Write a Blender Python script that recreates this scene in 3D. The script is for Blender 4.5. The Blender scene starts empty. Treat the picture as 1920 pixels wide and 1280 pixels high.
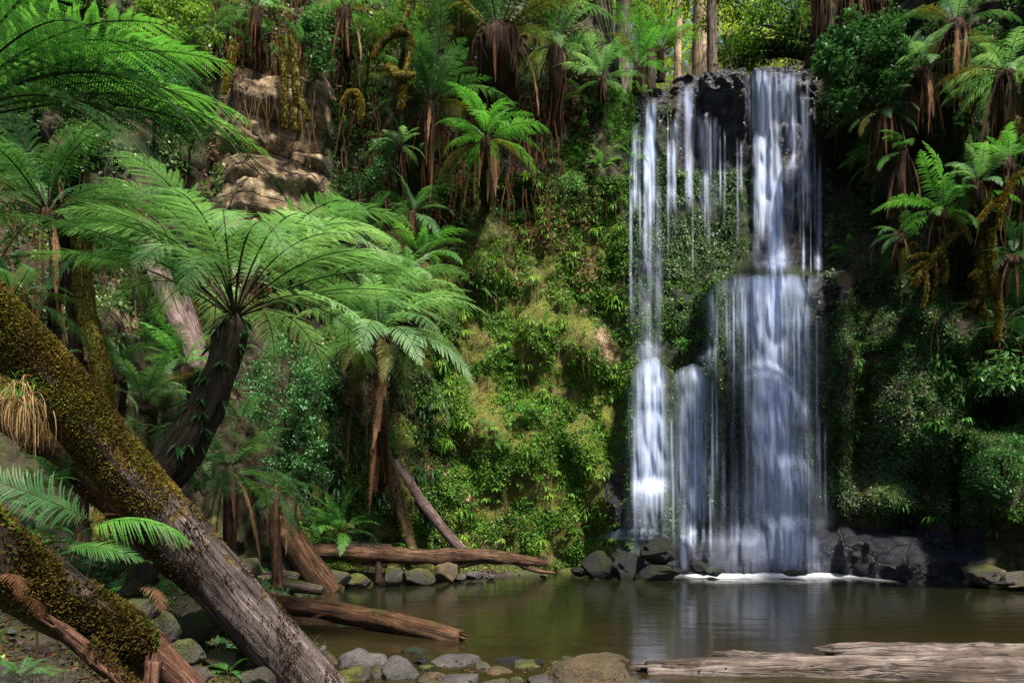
import bpy, math, random
import numpy as np
from mathutils import Vector, noise, Matrix
from mathutils.bvhtree import BVHTree

R = math.radians
SC = bpy.context.scene
COL = SC.collection
# ---------------------------------------------------------------- camera, sky, sun, exposure
F, HX, HY, CZ = 1280.0, 960.0, 959.0, 1.7      # pixels of the 1920 px wide photograph; eye height in m
cam_d = bpy.data.cameras.new('camera')
cam = bpy.data.objects.new('camera', cam_d); COL.objects.link(cam)
cam_d.lens = 24; cam_d.sensor_width = 36; cam_d.sensor_fit = 'HORIZONTAL'
cam_d.shift_y = (HY - 640) / 1920
cam_d.clip_start = 0.05; cam_d.clip_end = 500
cam.location = (0, 0, CZ); cam.rotation_euler = (R(90), 0, 0)
SC.camera = cam
SUN_EL, SUN_AZ = 60, 153        # azimuth: clockwise from +Y
w = bpy.data.worlds.new('World'); SC.world = w; w.use_nodes = True
nt = w.node_tree; bg = nt.nodes['Background']
sky = nt.nodes.new('ShaderNodeTexSky'); sky.sky_type = 'NISHITA'; sky.sun_disc = False
sky.sun_elevation = R(SUN_EL); sky.sun_rotation = R(SUN_AZ); sky.air_density = 1.0; sky.dust_density = 3.0
nt.links.new(sky.outputs[0], bg.inputs[0]); bg.inputs[1].default_value = 0.07
sd = bpy.data.lights.new('sun', 'SUN'); sd.energy = 5.0; sd.angle = R(6); sd.color = (1.0, 0.90, 0.75)
sun = bpy.data.objects.new('sun', sd); COL.objects.link(sun)
_d = Vector((math.sin(R(SUN_AZ)) * math.cos(R(SUN_EL)), math.cos(R(SUN_AZ)) * math.cos(R(SUN_EL)), math.sin(R(SUN_EL))))
sun.rotation_euler = _d.to_track_quat('Z', 'Y').to_euler()
SC.view_settings.view_transform = 'Standard'; SC.view_settings.look = 'None'
SC.view_settings.gamma = 1.0; SC.view_settings.exposure = 1.25
SC.cycles.use_denoising = True
SC.cycles.max_bounces = 6; SC.cycles.diffuse_bounces = 3; SC.cycles.glossy_bounces = 2
SC.cycles.transparent_max_bounces = 14; SC.cycles.transmission_bounces = 2
SC.cycles.caustics_reflective = False; SC.cycles.caustics_refractive = False

def P(px, py, Y):
    return Vector(((px - HX) / F * Y, Y, CZ - (py - HY) / F * Y))
def sm(a, b, x):
    t = min(1.0, max(0.0, (x - a) / (b - a))) if a != b else float(x > a)
    return t * t * (3 - 2 * t)
def nz(x, y, z): return noise.noise(Vector((x, y, z)))
def fbm(x, y, z, o=4): return noise.fractal(Vector((x, y, z)), 0.9, 2.1, o)
def interp(xs, ys, x): return float(np.interp(x, xs, ys))

# ---------------------------------------------------------------- object helpers
def tag(o, label=None, cat=None, group=None, kind=None):
    if label: o['label'] = label
    if cat: o['category'] = cat
    if group: o['group'] = group
    if kind: o['kind'] = kind
    return o
def empty(name, loc, label=None, cat=None, group=None, rz=0):
    o = bpy.data.objects.new(name, None); COL.objects.link(o)
    o.location = loc; o.rotation_euler = (0, 0, rz); o.empty_display_size = 0.2
    return tag(o, label, cat, group)
def link_mesh(name, me, parent=None, loc=None, rot=None, scale=None):
    o = bpy.data.objects.new(name, me); COL.objects.link(o)
    if parent is not None: o.parent = parent
    if loc is not None: o.location = loc
    if rot is not None: o.rotation_euler = rot
    if scale is not None: o.scale = scale
    return o
class MB:
    def __init__(s): s.v = []; s.f = {}; s.n = 0; s.gr = []; s.q = []; s.t = []
    def add(s, v, quads=None, tris=None, mat=0, gr=None):
        v = np.asarray(v, float).reshape(-1, 3)
        if quads is not None and len(quads): s.q.append((np.asarray(quads, int).reshape(-1, 4) + s.n, mat))
        if tris is not None and len(tris): s.t.append((np.asarray(tris, int).reshape(-1, 3) + s.n, mat))
        s.v.append(v); s.gr.append(v if gr is None else np.asarray(gr, float).reshape(-1, 3)); s.n += len(v)
    def mesh(s, name, mats, smooth=False, attrs=None):
        me = bpy.data.meshes.new(name)
        V = np.concatenate(s.v); G = np.concatenate(s.gr)
        Q = np.concatenate([a for a, _ in s.q]) if s.q else np.zeros((0, 4), int)
        T = np.concatenate([a for a, _ in s.t]) if s.t else np.zeros((0, 3), int)
        mi = np.concatenate([np.full(len(a), m) for a, m in s.q] + [np.full(len(a), m) for a, m in s.t])
        me.vertices.add(len(V)); me.vertices.foreach_set('co', V.astype(np.float32).ravel())
        loops = np.concatenate([Q.ravel(), T.ravel()])
        me.loops.add(len(loops)); me.loops.foreach_set('vertex_index', loops.astype(np.int32))
        ls = np.concatenate([np.arange(len(Q)) * 4, len(Q) * 4 + np.arange(len(T)) * 3])
        me.polygons.add(len(ls)); me.polygons.foreach_set('loop_start', ls.astype(np.int32))
        me.polygons.foreach_set('material_index', mi.astype(np.int32))
        me.polygons.foreach_set('use_smooth', np.full(len(ls), smooth))
        for m in (mats if isinstance(mats, (list, tuple)) else [mats]): me.materials.append(m)
        a = me.attributes.new('gr', 'FLOAT_VECTOR', 'POINT'); a.data.foreach_set('vector', G.astype(np.float32).ravel())
        for k, val in (attrs or {}).items():
            a = me.attributes.new(k, 'FLOAT', 'POINT'); a.data.foreach_set('value', np.asarray(val, np.float32))
        me.update(calc_edges=True); me.validate()
        return me
    def build(s, name, mats, parent=None, smooth=False, attrs=None, base=None):
        """base: world origin to give the object (its vertices are world coordinates)."""
        if base is not None:
            b = np.array(base); s.v = [v - b for v in s.v]
        o = link_mesh(name, s.mesh(name, mats, smooth, attrs), parent)
        if base is not None: o.location = base
        return o

# ---------------------------------------------------------------- materials
class NB:
    def __init__(s, name):
        s.m = bpy.data.materials.new(name); s.m.use_nodes = True; s.t = s.m.node_tree
        s.p = s.t.nodes['Principled BSDF']; s.out = s.t.nodes['Material Output']
    def n(s, ty, **kw):
        x = s.t.nodes.new(ty)
        for k, v in kw.items():
            if k in x.inputs: x.inputs[k].default_value = v
            else: setattr(x, k, v)
        return x
    def l(s, a, b): s.t.links.new(a, b)
    def attr(s, name): return s.n('ShaderNodeAttribute', attribute_name=name)
    def noise(s, vec, scale, detail=5, rough=0.6, dist=0.0):
        x = s.n('ShaderNodeTexNoise', Scale=scale, Detail=detail, Roughness=rough, Distortion=dist)
        if vec is not None: s.l(vec, x.inputs['Vector'])
        return x
    def ramp(s, fac, stops):
        x = s.n('ShaderNodeValToRGB'); e = x.color_ramp.elements
        while len(e) < len(stops): e.new(0.5)
        for el, (p, c) in zip(e, stops):
            el.position = p; el.color = (*c, 1) if len(c) == 3 else c
        s.l(fac, x.inputs[0]); return x
    def mix(s, f, a, b, mode='MIX'):
        x = s.n('ShaderNodeMix', data_type='RGBA', blend_type=mode)
        for so, i in ((f, 0), (a, 6), (b, 7)):
            if isinstance(so, (int, float)): x.inputs[i].default_value = so
            elif isinstance(so, tuple): x.inputs[i].default_value = (*so, 1)
            else: s.l(so, x.inputs[i])
        return x.outputs[2]
    def math(s, op, a, b=0.0, clamp=False):
        x = s.n('ShaderNodeMath', operation=op, use_clamp=clamp)
        for so, i in ((a, 0), (b, 1)):
            if isinstance(so, (int, float)): x.inputs[i].default_value = so
            else: s.l(so, x.inputs[i])
        return x.outputs[0]
    def bump(s, h, strength=0.5, dist=0.05):
        x = s.n('ShaderNodeBump', Strength=strength, Distance=dist); s.l(h, x.inputs['Height'])
        s.l(x.outputs[0], s.p.inputs['Normal']); return x
    def obj(s): return s.n('ShaderNodeTexCoord').outputs['Object']
    def geo(s): return s.n('ShaderNodeNewGeometry')
    def rnd(s): return s.n('ShaderNodeObjectInfo').outputs['Random']

def m_leaf(name, c1, c2, c3=None, rough=0.5, trans=0.35, spec=0.3, scale=3.0):
    """leaf: hue varies from clump to clump, plant to plant; some light passes through."""
    b = NB(name); g = b.geo()
    n1 = b.noise(g.outputs['Position'], scale, 3)
    n2 = b.noise(g.outputs['Position'], scale * 9, 2)
    f = b.math('ADD', b.math('MULTIPLY', n1.outputs[0], 0.6), b.math('MULTIPLY', n2.outputs[0], 0.4))
    f = b.math('ADD', f, b.math('MULTIPLY', b.math('SUBTRACT', b.rnd(), 0.5), 0.35))
    c3 = c3 or tuple(min(1, x * 1.5) for x in c2)
    r = b.ramp(f, [(0.3, c1), (0.52, c2), (0.74, c3)])
    b.l(r.outputs[0], b.p.inputs['Base Color']); b.p.inputs['Roughness'].default_value = rough
    b.p.inputs['Specular IOR Level'].default_value = spec
    tr = b.n('ShaderNodeBsdfTranslucent'); b.l(b.mix(1.0, r.outputs[0], (1.25, 1.3, 0.7), 'MULTIPLY'), tr.inputs[0])
    mx = b.n('ShaderNodeMixShader'); mx.inputs[0].default_value = trans
    b.l(b.p.outputs[0], mx.inputs[1]); b.l(tr.outputs[0], mx.inputs[2]); b.l(mx.outputs[0], b.out.inputs[0])
    return b.m
def m_bark(name, c1, c2, c3, moss=None, moss_amt=0.0, rough=0.85, gscale=9, bump=0.7, moss2=None, spec=0.25, mossx=None):
    """wood or bark with grain along 'gr' (x = along the stem)"""
    b = NB(name); gr = b.attr('gr').outputs['Vector']
    mp = b.n('ShaderNodeMapping'); mp.inputs['Scale'].default_value = (0.09, 1, 1); b.l(gr, mp.inputs[0]); gscale = gscale * 1.7
    n1 = b.noise(mp.outputs[0], gscale, 8, 0.7, 0.4)
    n2 = b.noise(mp.outputs[0], gscale * 5, 5, 0.7)
    n3 = b.noise(gr, 1.7, 4)
    r = b.ramp(b.math('ADD', b.math('MULTIPLY', n1.outputs[0], 0.65), b.math('MULTIPLY', n2.outputs[0], 0.35)), [(0.34, c1), (0.5, c2), (0.66, c3)])
    col = b.mix(b.math('MULTIPLY', n3.outputs[0], 0.5), r.outputs[0], c1)
    mp2 = b.n('ShaderNodeMapping'); mp2.inputs['Scale'].default_value = (0.05, 1, 1); b.l(gr, mp2.inputs[0])
    n4 = b.noise(mp2.outputs[0], gscale * .9, 4, 0.55, 0.6)
    ck = b.math('MULTIPLY', b.math('SUBTRACT', 0.030, b.math('ABSOLUTE', b.math('SUBTRACT', n4.outputs[0], 0.47))), 38.0, True)
    ck = b.math('MULTIPLY', ck, b.math('MULTIPLY', b.math('SUBTRACT', n3.outputs[0], 0.35), 5.0, True))
    col = b.mix(b.math('MULTIPLY', ck, 0.85), col, tuple(x * 0.25 for x in c1))
    pt = b.noise(gr, 5.5, 6, 0.7); col = b.mix(1.0, col, b.ramp(pt.outputs[0], [(0.35, (.55, .52, .5)), (0.5, (1, 1, 1)), (0.68, (1.25, 1.22, 1.2))]).outputs[0], 'MULTIPLY')
    h = b.math('SUBTRACT', b.math('ADD', n1.outputs[0], b.math('MULTIPLY', n2.outputs[0], 0.6)), b.math('MULTIPLY', ck, 1.2))
    if moss:
        g = b.geo(); sep = b.n('ShaderNodeSeparateXYZ'); b.l(g.outputs['Normal'], sep.inputs[0])
        nm = b.noise(gr, 3.2, 6, 0.65)
        a = b.math('ADD', b.math('MULTIPLY', sep.outputs[2], 0.35), b.math('SUBTRACT', nm.outputs[0], 0.92 - moss_amt))
        if mossx:
            sx_ = b.n('ShaderNodeSeparateXYZ'); b.l(gr, sx_.inputs[0])
            a = b.math('ADD', a, b.math('MULTIPLY', b.math('SUBTRACT', mossx, sx_.outputs[0]), 0.26, False))
            a = b.math('ADD', a, b.math('MULTIPLY', b.math('SUBTRACT', pt.outputs[0], 0.5), 1.6))
            a = b.math('MINIMUM', a, 1.0)
        mk = b.math('MULTIPLY', a, 7.0, True)
        nf = b.noise(gr, 30, 4, 0.7)
        mc = b.ramp(nf.outputs[0], [(0.3, tuple(x * 0.22 for x in moss)), (0.52, tuple(x * .8 for x in moss)), (0.75, moss2 or tuple(x * 1.5 for x in moss))])
        col = b.mix(mk, col, mc.outputs[0])
        h = b.math('ADD', h, b.math('MULTIPLY', mk, b.math('ADD', nf.outputs[0], 0.4)))
    b.l(col, b.p.inputs['Base Color']); b.p.inputs['Roughness'].default_value = rough
    b.p.inputs['Specular IOR Level'].default_value = spec
    b.bump(h, bump, 0.03); return b.m
def m_rock(name, c1, c2, moss=(0.06, 0.09, 0.015), amt=0.3, rough=0.6, scale=3.0, spec=0.4):
    b = NB(name); o = b.obj(); g = b.geo()
    pos = g.outputs['Position']
    n1 = b.noise(pos, scale, 8, 0.65); n2 = b.noise(pos, scale * 14, 4, 0.7); v = b.n('ShaderNodeTexVoronoi', Scale=scale * 1.3); b.l(pos, v.inputs[0])
    r = b.ramp(n1.outputs[0], [(0.3, c1), (0.55, c2), (0.8, tuple(min(1, x * 1.5) for x in c2))])
    sp = b.ramp(n2.outputs[0], [(0.35, (0.45, 0.44, 0.42)), (0.55, (1, 1, 1)), (0.68, (1.7, 1.65, 1.5))])
    col = b.mix(1.0, r.outputs[0], sp.outputs[0], 'MULTIPLY')
    col = b.mix(b.math('MULTIPLY', b.rnd(), 0.4), col, c1)
    sep = b.n('ShaderNodeSeparateXYZ'); b.l(g.outputs['Normal'], sep.inputs[0])
    nm = b.noise(pos, 1.9, 6, 0.6)
    a = b.math('ADD', b.math('MULTIPLY', sep.outputs[2], 0.12), b.math('SUBTRACT', nm.outputs[0], 0.85 - amt))
    a = b.math('ADD', a, b.math('MULTIPLY', b.math('SUBTRACT', n2.outputs[0], .5), .45))
    mk = b.math('MULTIPLY', a, 8.0, True)
    mc = b.ramp(n2.outputs[0], [(0.3, tuple(x * 0.5 for x in moss)), (0.7, tuple(x * 1.5 for x in moss))])
    col = b.mix(mk, col, mc.outputs[0])
    b.l(col, b.p.inputs['Base Color'])
    rr = b.math('ADD', rough, b.math('MULTIPLY', mk, 0.9 - rough)); b.l(rr, b.p.inputs['Roughness'])
    b.p.inputs['Specular IOR Level'].default_value = spec
    b.bump(b.math('ADD', b.math('MULTIPLY', n1.outputs[0], 1.0), b.math('ADD', b.math('MULTIPLY', n2.outputs[0], 0.5), b.math('MULTIPLY', mk, 0.25))), 0.9, 0.08)
    return b.m

M = {}
M['fern'] = m_leaf('fern green', (0.022, 0.08, 0.022), (0.055, 0.16, 0.05), (0.12, 0.27, 0.10), 0.45, 0.35)
M['fern_bright'] = m_leaf('fern bright green', (0.045, 0.16, 0.03), (0.08, 0.27, 0.05), (0.14, 0.38, 0.08), 0.45, 0.4)
M['fern_pale'] = m_leaf('fern pale green', (0.07, 0.18, 0.06), (0.16, 0.34, 0.14), (0.31, 0.52, 0.27), 0.42, 0.4)
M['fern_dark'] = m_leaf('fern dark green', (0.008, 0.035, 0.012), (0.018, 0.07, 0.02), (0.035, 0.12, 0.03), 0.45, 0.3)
M['fern_old'] = m_leaf('ageing yellow brown frond', (0.06, 0.05, 0.012), (0.13, 0.13, 0.03), (0.22, 0.24, 0.06), 0.6, 0.35)
M['frond_glow'] = m_leaf('frond green lightened as sunlit', (0.07, 0.24, 0.03), (0.11, 0.38, 0.05), (0.18, 0.5, 0.08), 0.45, 0.4)  # lightened green: a sunlit look is put into the colour
M['moss_brown'] = m_leaf('dried brown moss', (0.02, 0.014, 0.006), (0.065, 0.045, 0.018), (0.15, 0.11, 0.04), 0.9, 0.2, 0.1, 3)
M['dead'] = m_leaf('dead frond', (0.05, 0.022, 0.01), (0.12, 0.055, 0.028), (0.24, 0.13, 0.075), 0.8, 0.2, 0.1)
M['dead_pale'] = m_leaf('pale dead frond', (0.14, 0.07, 0.035), (0.26, 0.15, 0.085), (0.4, 0.27, 0.18), 0.8, 0.25, 0.1)
M['herb'] = m_leaf('herb leaves', (0.025, 0.085, 0.010), (0.085, 0.21, 0.020), (0.22, 0.38, 0.045), 0.5, 0.35, 0.3, 1.2)
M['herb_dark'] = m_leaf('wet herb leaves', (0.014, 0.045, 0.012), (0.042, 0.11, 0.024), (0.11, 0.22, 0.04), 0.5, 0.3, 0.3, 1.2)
M['herb_grey'] = m_leaf('pale liverwort leaves', (0.03, 0.065, 0.03), (0.075, 0.13, 0.06), (0.16, 0.24, 0.11), 0.5, 0.25, 0.4, 1.0)
M['strap'] = m_leaf('strap fern', (0.05, 0.14, 0.015), (0.12, 0.29, 0.03), (0.26, 0.44, 0.06), 0.5, 0.35, 0.3, 1.5)
M['shrub'] = m_leaf('glossy shrub leaves', (0.025, 0.08, 0.03), (0.07, 0.20, 0.07), (0.19, 0.38, 0.18), 0.45, 0.25, 0.25, 2.0)
M['shrub_y'] = m_leaf('yellow green shrub leaves', (0.03, 0.08, 0.012), (0.075, 0.16, 0.025), (0.15, 0.26, 0.05), 0.4, 0.35, 0.5, 2.0)
M['treeleaf'] = m_leaf('tree foliage', (0.08, 0.15, 0.015), (0.20, 0.31, 0.04), (0.42, 0.50, 0.09), 0.5, 0.5, 0.3, 0.7)
M['treeleaf_d'] = m_leaf('dark tree foliage', (0.02, 0.06, 0.01), (0.06, 0.14, 0.025), (0.17, 0.26, 0.045), 0.5, 0.45, 0.3, 0.7)
M['moss_gold'] = m_leaf('golden moss', (0.032, 0.023, 0.006), (0.115, 0.082, 0.015), (0.27, 0.215, 0.035), 0.9, 0.2, 0.1, 2.5)
M['moss_green'] = m_leaf('green moss', (0.025, 0.05, 0.006), (0.07, 0.11, 0.012), (0.15, 0.19, 0.025), 0.9, 0.2, 0.1, 2.5)
M['litter'] = m_leaf('leaf litter', (0.03, 0.014, 0.008), (0.085, 0.042, 0.022), (0.22, 0.125, 0.075), 0.8, 0.1, 0.2, 4)
M['straw'] = m_leaf('dry grass', (0.16, 0.09, 0.04), (0.30, 0.19, 0.09), (0.45, 0.31, 0.16), 0.8, 0.3, 0.2, 3)
M['stipe'] = m_bark('frond stalk', (0.012, 0.010, 0.004), (0.05, 0.045, 0.012), (0.12, 0.13, 0.03), rough=0.5)
M['stipe_dead'] = m_bark('dead stalk', (0.012, 0.006, 0.003), (0.055, 0.027, 0.015), (0.13, 0.072, 0.045))
M['fibre'] = m_bark('fibrous tree fern trunk', (0.012, 0.006, 0.003), (0.06, 0.028, 0.014), (0.16, 0.08, 0.045), gscale=16, bump=1.0)
M['fibre_dark'] = m_bark('dark tree fern trunk', (0.006, 0.005, 0.003), (0.022, 0.016, 0.008), (0.06, 0.045, 0.02), moss=(0.05, 0.05, 0.008), moss_amt=0.22, gscale=14, bump=1.0)
M['log_moss'] = m_bark('mossy log', (0.035, 0.02, 0.01), (0.10, 0.055, 0.025), (0.20, 0.12, 0.06), moss=(0.13, 0.085, 0.015), moss_amt=0.52, moss2=(0.24, 0.2, 0.03), bump=0.9)
M['log_bare'] = m_bark('weathered grey wood', (0.04, 0.026, 0.024), (0.15, 0.105, 0.10), (0.33, 0.26, 0.26), moss=(0.06, 0.042, 0.016), moss_amt=0.16, bump=0.9)
M['log_giant'] = m_bark('giant trunk, mossy above and bare below', (0.022, 0.016, 0.016), (0.10, 0.08, 0.078), (0.30, 0.25, 0.25), moss=(0.13, 0.085, 0.018), moss_amt=0.42, moss2=(0.26, 0.2, 0.035), bump=0.9, mossx=7.4 + 2.75)
M['drift'] = m_bark('silver driftwood', (0.022, 0.015, 0.011), (0.095, 0.075, 0.064), (0.27, 0.235, 0.22), bump=0.7, gscale=7)
M['wood_brown'] = m_bark('brown wet wood', (0.02, 0.010, 0.006), (0.085, 0.042, 0.022), (0.22, 0.13, 0.075), moss=(0.06, 0.06, 0.01), moss_amt=0.08, rough=0.6, bump=0.9)
M['wood_dark'] = m_bark('dark wet wood', (0.008, 0.005, 0.004), (0.035, 0.02, 0.012), (0.10, 0.06, 0.04), moss=(0.05, 0.06, 0.01), moss_amt=0.14, rough=0.45, bump=0.9, spec=0.5)
M['wood_red'] = m_bark('torn orange wood', (0.03, 0.012, 0.008), (0.14, 0.065, 0.04), (0.40, 0.25, 0.18), gscale=12, bump=1.0)
M['gum'] = m_bark('pale gum bark', (0.22, 0.15, 0.09), (0.42, 0.32, 0.22), (0.6, 0.5, 0.38), gscale=4)
M['gum_grey'] = m_bark('grey tree bark', (0.04, 0.03, 0.025), (0.13, 0.105, 0.085), (0.28, 0.24, 0.2), moss=(0.06, 0.07, 0.015), moss_amt=0.1, gscale=6)
M['bark_dark'] = m_bark('dark mossy bark', (0.01, 0.008, 0.005), (0.04, 0.03, 0.018), (0.09, 0.07, 0.04), moss=(0.08, 0.085, 0.012), moss_amt=0.3, gscale=6)
M['mossy_branch'] = m_bark('moss covered branch', (0.04, 0.03, 0.008), (0.10, 0.08, 0.015), (0.18, 0.15, 0.03), moss=(0.14, 0.135, 0.018), moss_amt=0.6, moss2=(0.3, 0.27, 0.035), gscale=6, bump=1.0)
M['stone'] = m_rock('river stone', (0.032, 0.032, 0.035), (0.095, 0.092, 0.095), moss=(0.05, 0.06, 0.01), amt=0.16, rough=0.42)
M['stone_tan'] = m_rock('tan river stone', (0.032, 0.024, 0.013), (0.105, 0.08, 0.045), moss=(0.04, 0.045, 0.01), amt=0.18, rough=0.4)
M['stone_moss'] = m_rock('mossy stone', (0.03, 0.028, 0.025), (0.08, 0.075, 0.065), moss=(0.06, 0.070, 0.009), amt=0.34, rough=0.6)
M['stone_wet'] = m_rock('wet black rock', (0.003, 0.0034, 0.0045), (0.008, 0.009, 0.012), moss=(0.009, 0.016, 0.004), amt=0.30, rough=0.42, spec=0.4)
M['stone_dark'] = m_rock('dark damp rock', (0.03, 0.028, 0.024), (0.09, 0.08, 0.065), moss=(0.05, 0.065, 0.01), amt=0.33, rough=0.55)

# ---------------------------------------------------------------- the cliff
def cliff_base(px):
    return interp([-900, -400, 0, 250, 450, 620, 760, 900, 1040, 1180, 1560, 1640, 1760, 1920, 2300, 2900],
                  [9.0, 9.6, 11.3, 12.8, 14.8, 16.4, 17.6, 18.5, 18.9, 18.8, 18.9, 18.2, 17.0, 15.9, 13.0, 9.0], px)
def cliff_rec(px):    # metres back per metre up
    return interp([-900, 0, 400, 600, 800, 1000, 1180, 1560, 1700, 2000, 2900], [0.32, 0.28, 0.19, 0.14, 0.13, 0.10, 0.07, 0.07, 0.02, -0.03, -0.05], px)
LIP = ([1130, 1185, 1195, 1250, 1262, 1300, 1345, 1398, 1404, 1470, 1508, 1530, 1560], [185, 190, 184, 186, 160, 150, 137, 128, 135, 131, 137, 150, 150])
def lip_z(px, Y): return CZ + (HY - interp(LIP[0], LIP[1], px)) / F * Y
def cliff_top(px):
    inner = lip_z(px, 20.1)
    a = sm(1175, 1090, px) if px < 1350 else sm(1535, 1600, px)
    return inner * (1 - a) + (25.0 if px < 1350 else 18.5 - 12 * sm(1930, 2250, px)) * a  # unseen far end of the right wall is shaped low to let sunlight in
def ledge(px, py, x0, x1, top, depth, soft=14, fall=600, edge=25):
    """a step out of the wall from `top` down; it fades out again over `fall` px"""
    s = sm(top - 3, top + soft, py) * (1 - 0.75 * sm(top + soft, top + fall, py))
    return depth * s * sm(x0 - edge, x0 + edge * 0.4, px) * sm(x1 + edge, x1 - edge * 0.4, px)
def blob(px, py, x, y, rx, ry, d):
    q = ((px - x) / rx) ** 2 + ((py - y) / ry) ** 2
    return d * (1 - q) ** 2 if q < 1 else 0.0
BLOBS = [(1000, 640, 60, 75, .7), (1100, 660, 60, 85, .8), (910, 520, 45, 55, .45), (850, 780, 55, 90, .7), (905, 800, 60, 90, .6), (1130, 930, 70, 90, .6),
         (985, 850, 70, 120, .5), (760, 930, 90, 90, .6), (1090, 840, 50, 60, .5), (830, 440, 60, 110, -1.1), (770, 330, 60, 100, -.8), (960, 380, 80, 60, -.7),
         (1680, 300, 150, 240, -2.2), (1800, 500, 120, 120, -1.2), (1860, 770, 70, 60, -1.5), (1690, 1000, 60, 60, -.8), (1650, 640, 70, 90, .5), (1700, 800, 110, 130, .8),
         (1650, 940, 100, 60, .7), (1600, 700, 40, 60, .4), (300, 560, 90, 120, -.8), (330, 450, 60, 60, .5), (1600, 220, 80, 170, -1.5),
         (1875, 900, 90, 130, 1.0), (1795, 930, 18, 120, -1.0)]
def region(px, py, x0, x1, y0, y1, e=25):
    return sm(x0 - e, x0 + e, px) * sm(x1 + e, x1 - e, px) * sm(y0 - e, y0 + e, py) * sm(y1 + e, y1 - e, py)
def cliff_y(px, z):
    b = cliff_base(px); Y = b + cliff_rec(px) * max(0, z)
    py = HY - (z - CZ) * F / max(Y, 5)
    x = (px - HX) / F * Y
    fall = sm(1150, 1190, px) * sm(1600, 1560, px)
    # falls: recess above the ledges, rock steps
    d = 0.0
    if 1100 < px < 1640:
        d -= 0.9 * sm(560, 440, py) * sm(1240, 1330, px) * sm(1600, 1560, px) * sm(150, 260, py)
        d += ledge(px, py, 1335, 1585, interp([1335, 1400, 1480, 1520, 1590], [522, 516, 518, 536, 512], px), 1.15, 14, 520)
        d += ledge(px, py, 1515, 1590, 528, 0.35, 20, 120, 15)
        d += ledge(px, py, 1178, 1256, interp([1170, 1215, 1256], [705, 676, 690], px), 1.15, 16, 420, 12)
        d += ledge(px, py, 1262, 1335, interp([1262, 1305, 1335], [722, 685, 700], px), 0.7, 14, 420, 10)
        d += ledge(px, py, 1392, 1520, 722 + 0.010 * (px - 1430) ** 2, 0.75, 16, 330, 12)
        d += ledge(px, py, 1462, 1515, 300 + 0.04 * (px - 1490) ** 2, 0.5, 12, 160, 10)
        d += ledge(px, py, 1455, 1530, 884 + 0.012 * (px - 1480) ** 2, 0.45, 12, 120, 10)
        d += ledge(px, py, 1310, 1345, 545, 0.5, 14, 90, 10)
        d += ledge(px, py, 1405, 1445, 240, 0.3, 12, 160, 10) + ledge(px, py, 1445, 1500, 210, 0.3, 14, 200, 10)
        d += ledge(px, py, 1150, 1250, 925, 0.6, 20, 300, 25) + ledge(px, py, 1290, 1420, 1010, 0.8, 25, 300, 25) + ledge(px, py, 1440, 1560, 985, 0.6, 25, 300, 20)
        d += ledge(px, py, 1265, 1330, 205 , 0.35, 10, 90, 8) + ledge(px, py, 1320, 1400, 150, 0.5, 10, 170, 8) - ledge(px, py, 1400, 1408, 100, 0.35, 10, 150, 5)
    if 400 < px < 640:      # overhanging sandstone blocks on the left
        d += ledge(px, py, 440, 615, 160, 0.9, 40, 136, 20) * (1 if py < 290 else 0.15)
        d += ledge(px, py, 440, 610, 302, 0.35, 10, 90, 15) + ledge(px, py, 450, 600, 345, 0.35, 12, 100, 15)
    if 1560 < px < 1900: d += ledge(px, py, 1580, 1720, 985, 0.8, 30, 300, 25) + ledge(px, py, 1700, 1860, 1030, 0.7, 20, 300, 25)
    for bl in BLOBS: d += blob(px, py, *bl)
    if px < 250: d += 0.4 * math.sin(z * 1.3 + px * 0.01)
    # natural roughness: blocks, strata, lumps
    v = Vector((x * 0.6, Y * 0.35, z * 0.24))
    ss = region(px, py, 420, 622, 130, 470, 25)      # bedded sandstone: flatter, stepped
    amp = (0.35 + 0.65 * (1 - fall)) * (1 - .88 * ss)
    if ss > 0:
        q = z * 1.15 + .25 * nz(x * .5, z * .2, 4); q -= math.floor(q); d += ss * (.22 * sm(.0, .08, q) * sm(1.0, .5, q) - .15 * sm(.0, .06, .06 - abs(q - .03)))
    d += 0.55 * amp * noise.fractal(v, 0.9, 2.1, 4)
    cv = noise.voronoi(Vector((x * 0.85 + 3, 1.7, z * 0.42)))[0]
    d += 0.5 * amp * (min(0.45, cv[1] - cv[0]) - 0.2)
    cv = noise.voronoi(Vector((x * 2.8 + 9, Y, z * 1.9)))[0]
    d += 0.20 * (1 - .6 * ss) * (min(0.35, cv[1] - cv[0]) - 0.15)
    d += 0.11 * noise.fractal(Vector((x * 4, Y * 4, z * 4)), 0.8, 2.2, 3)
    return Y - d
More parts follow.
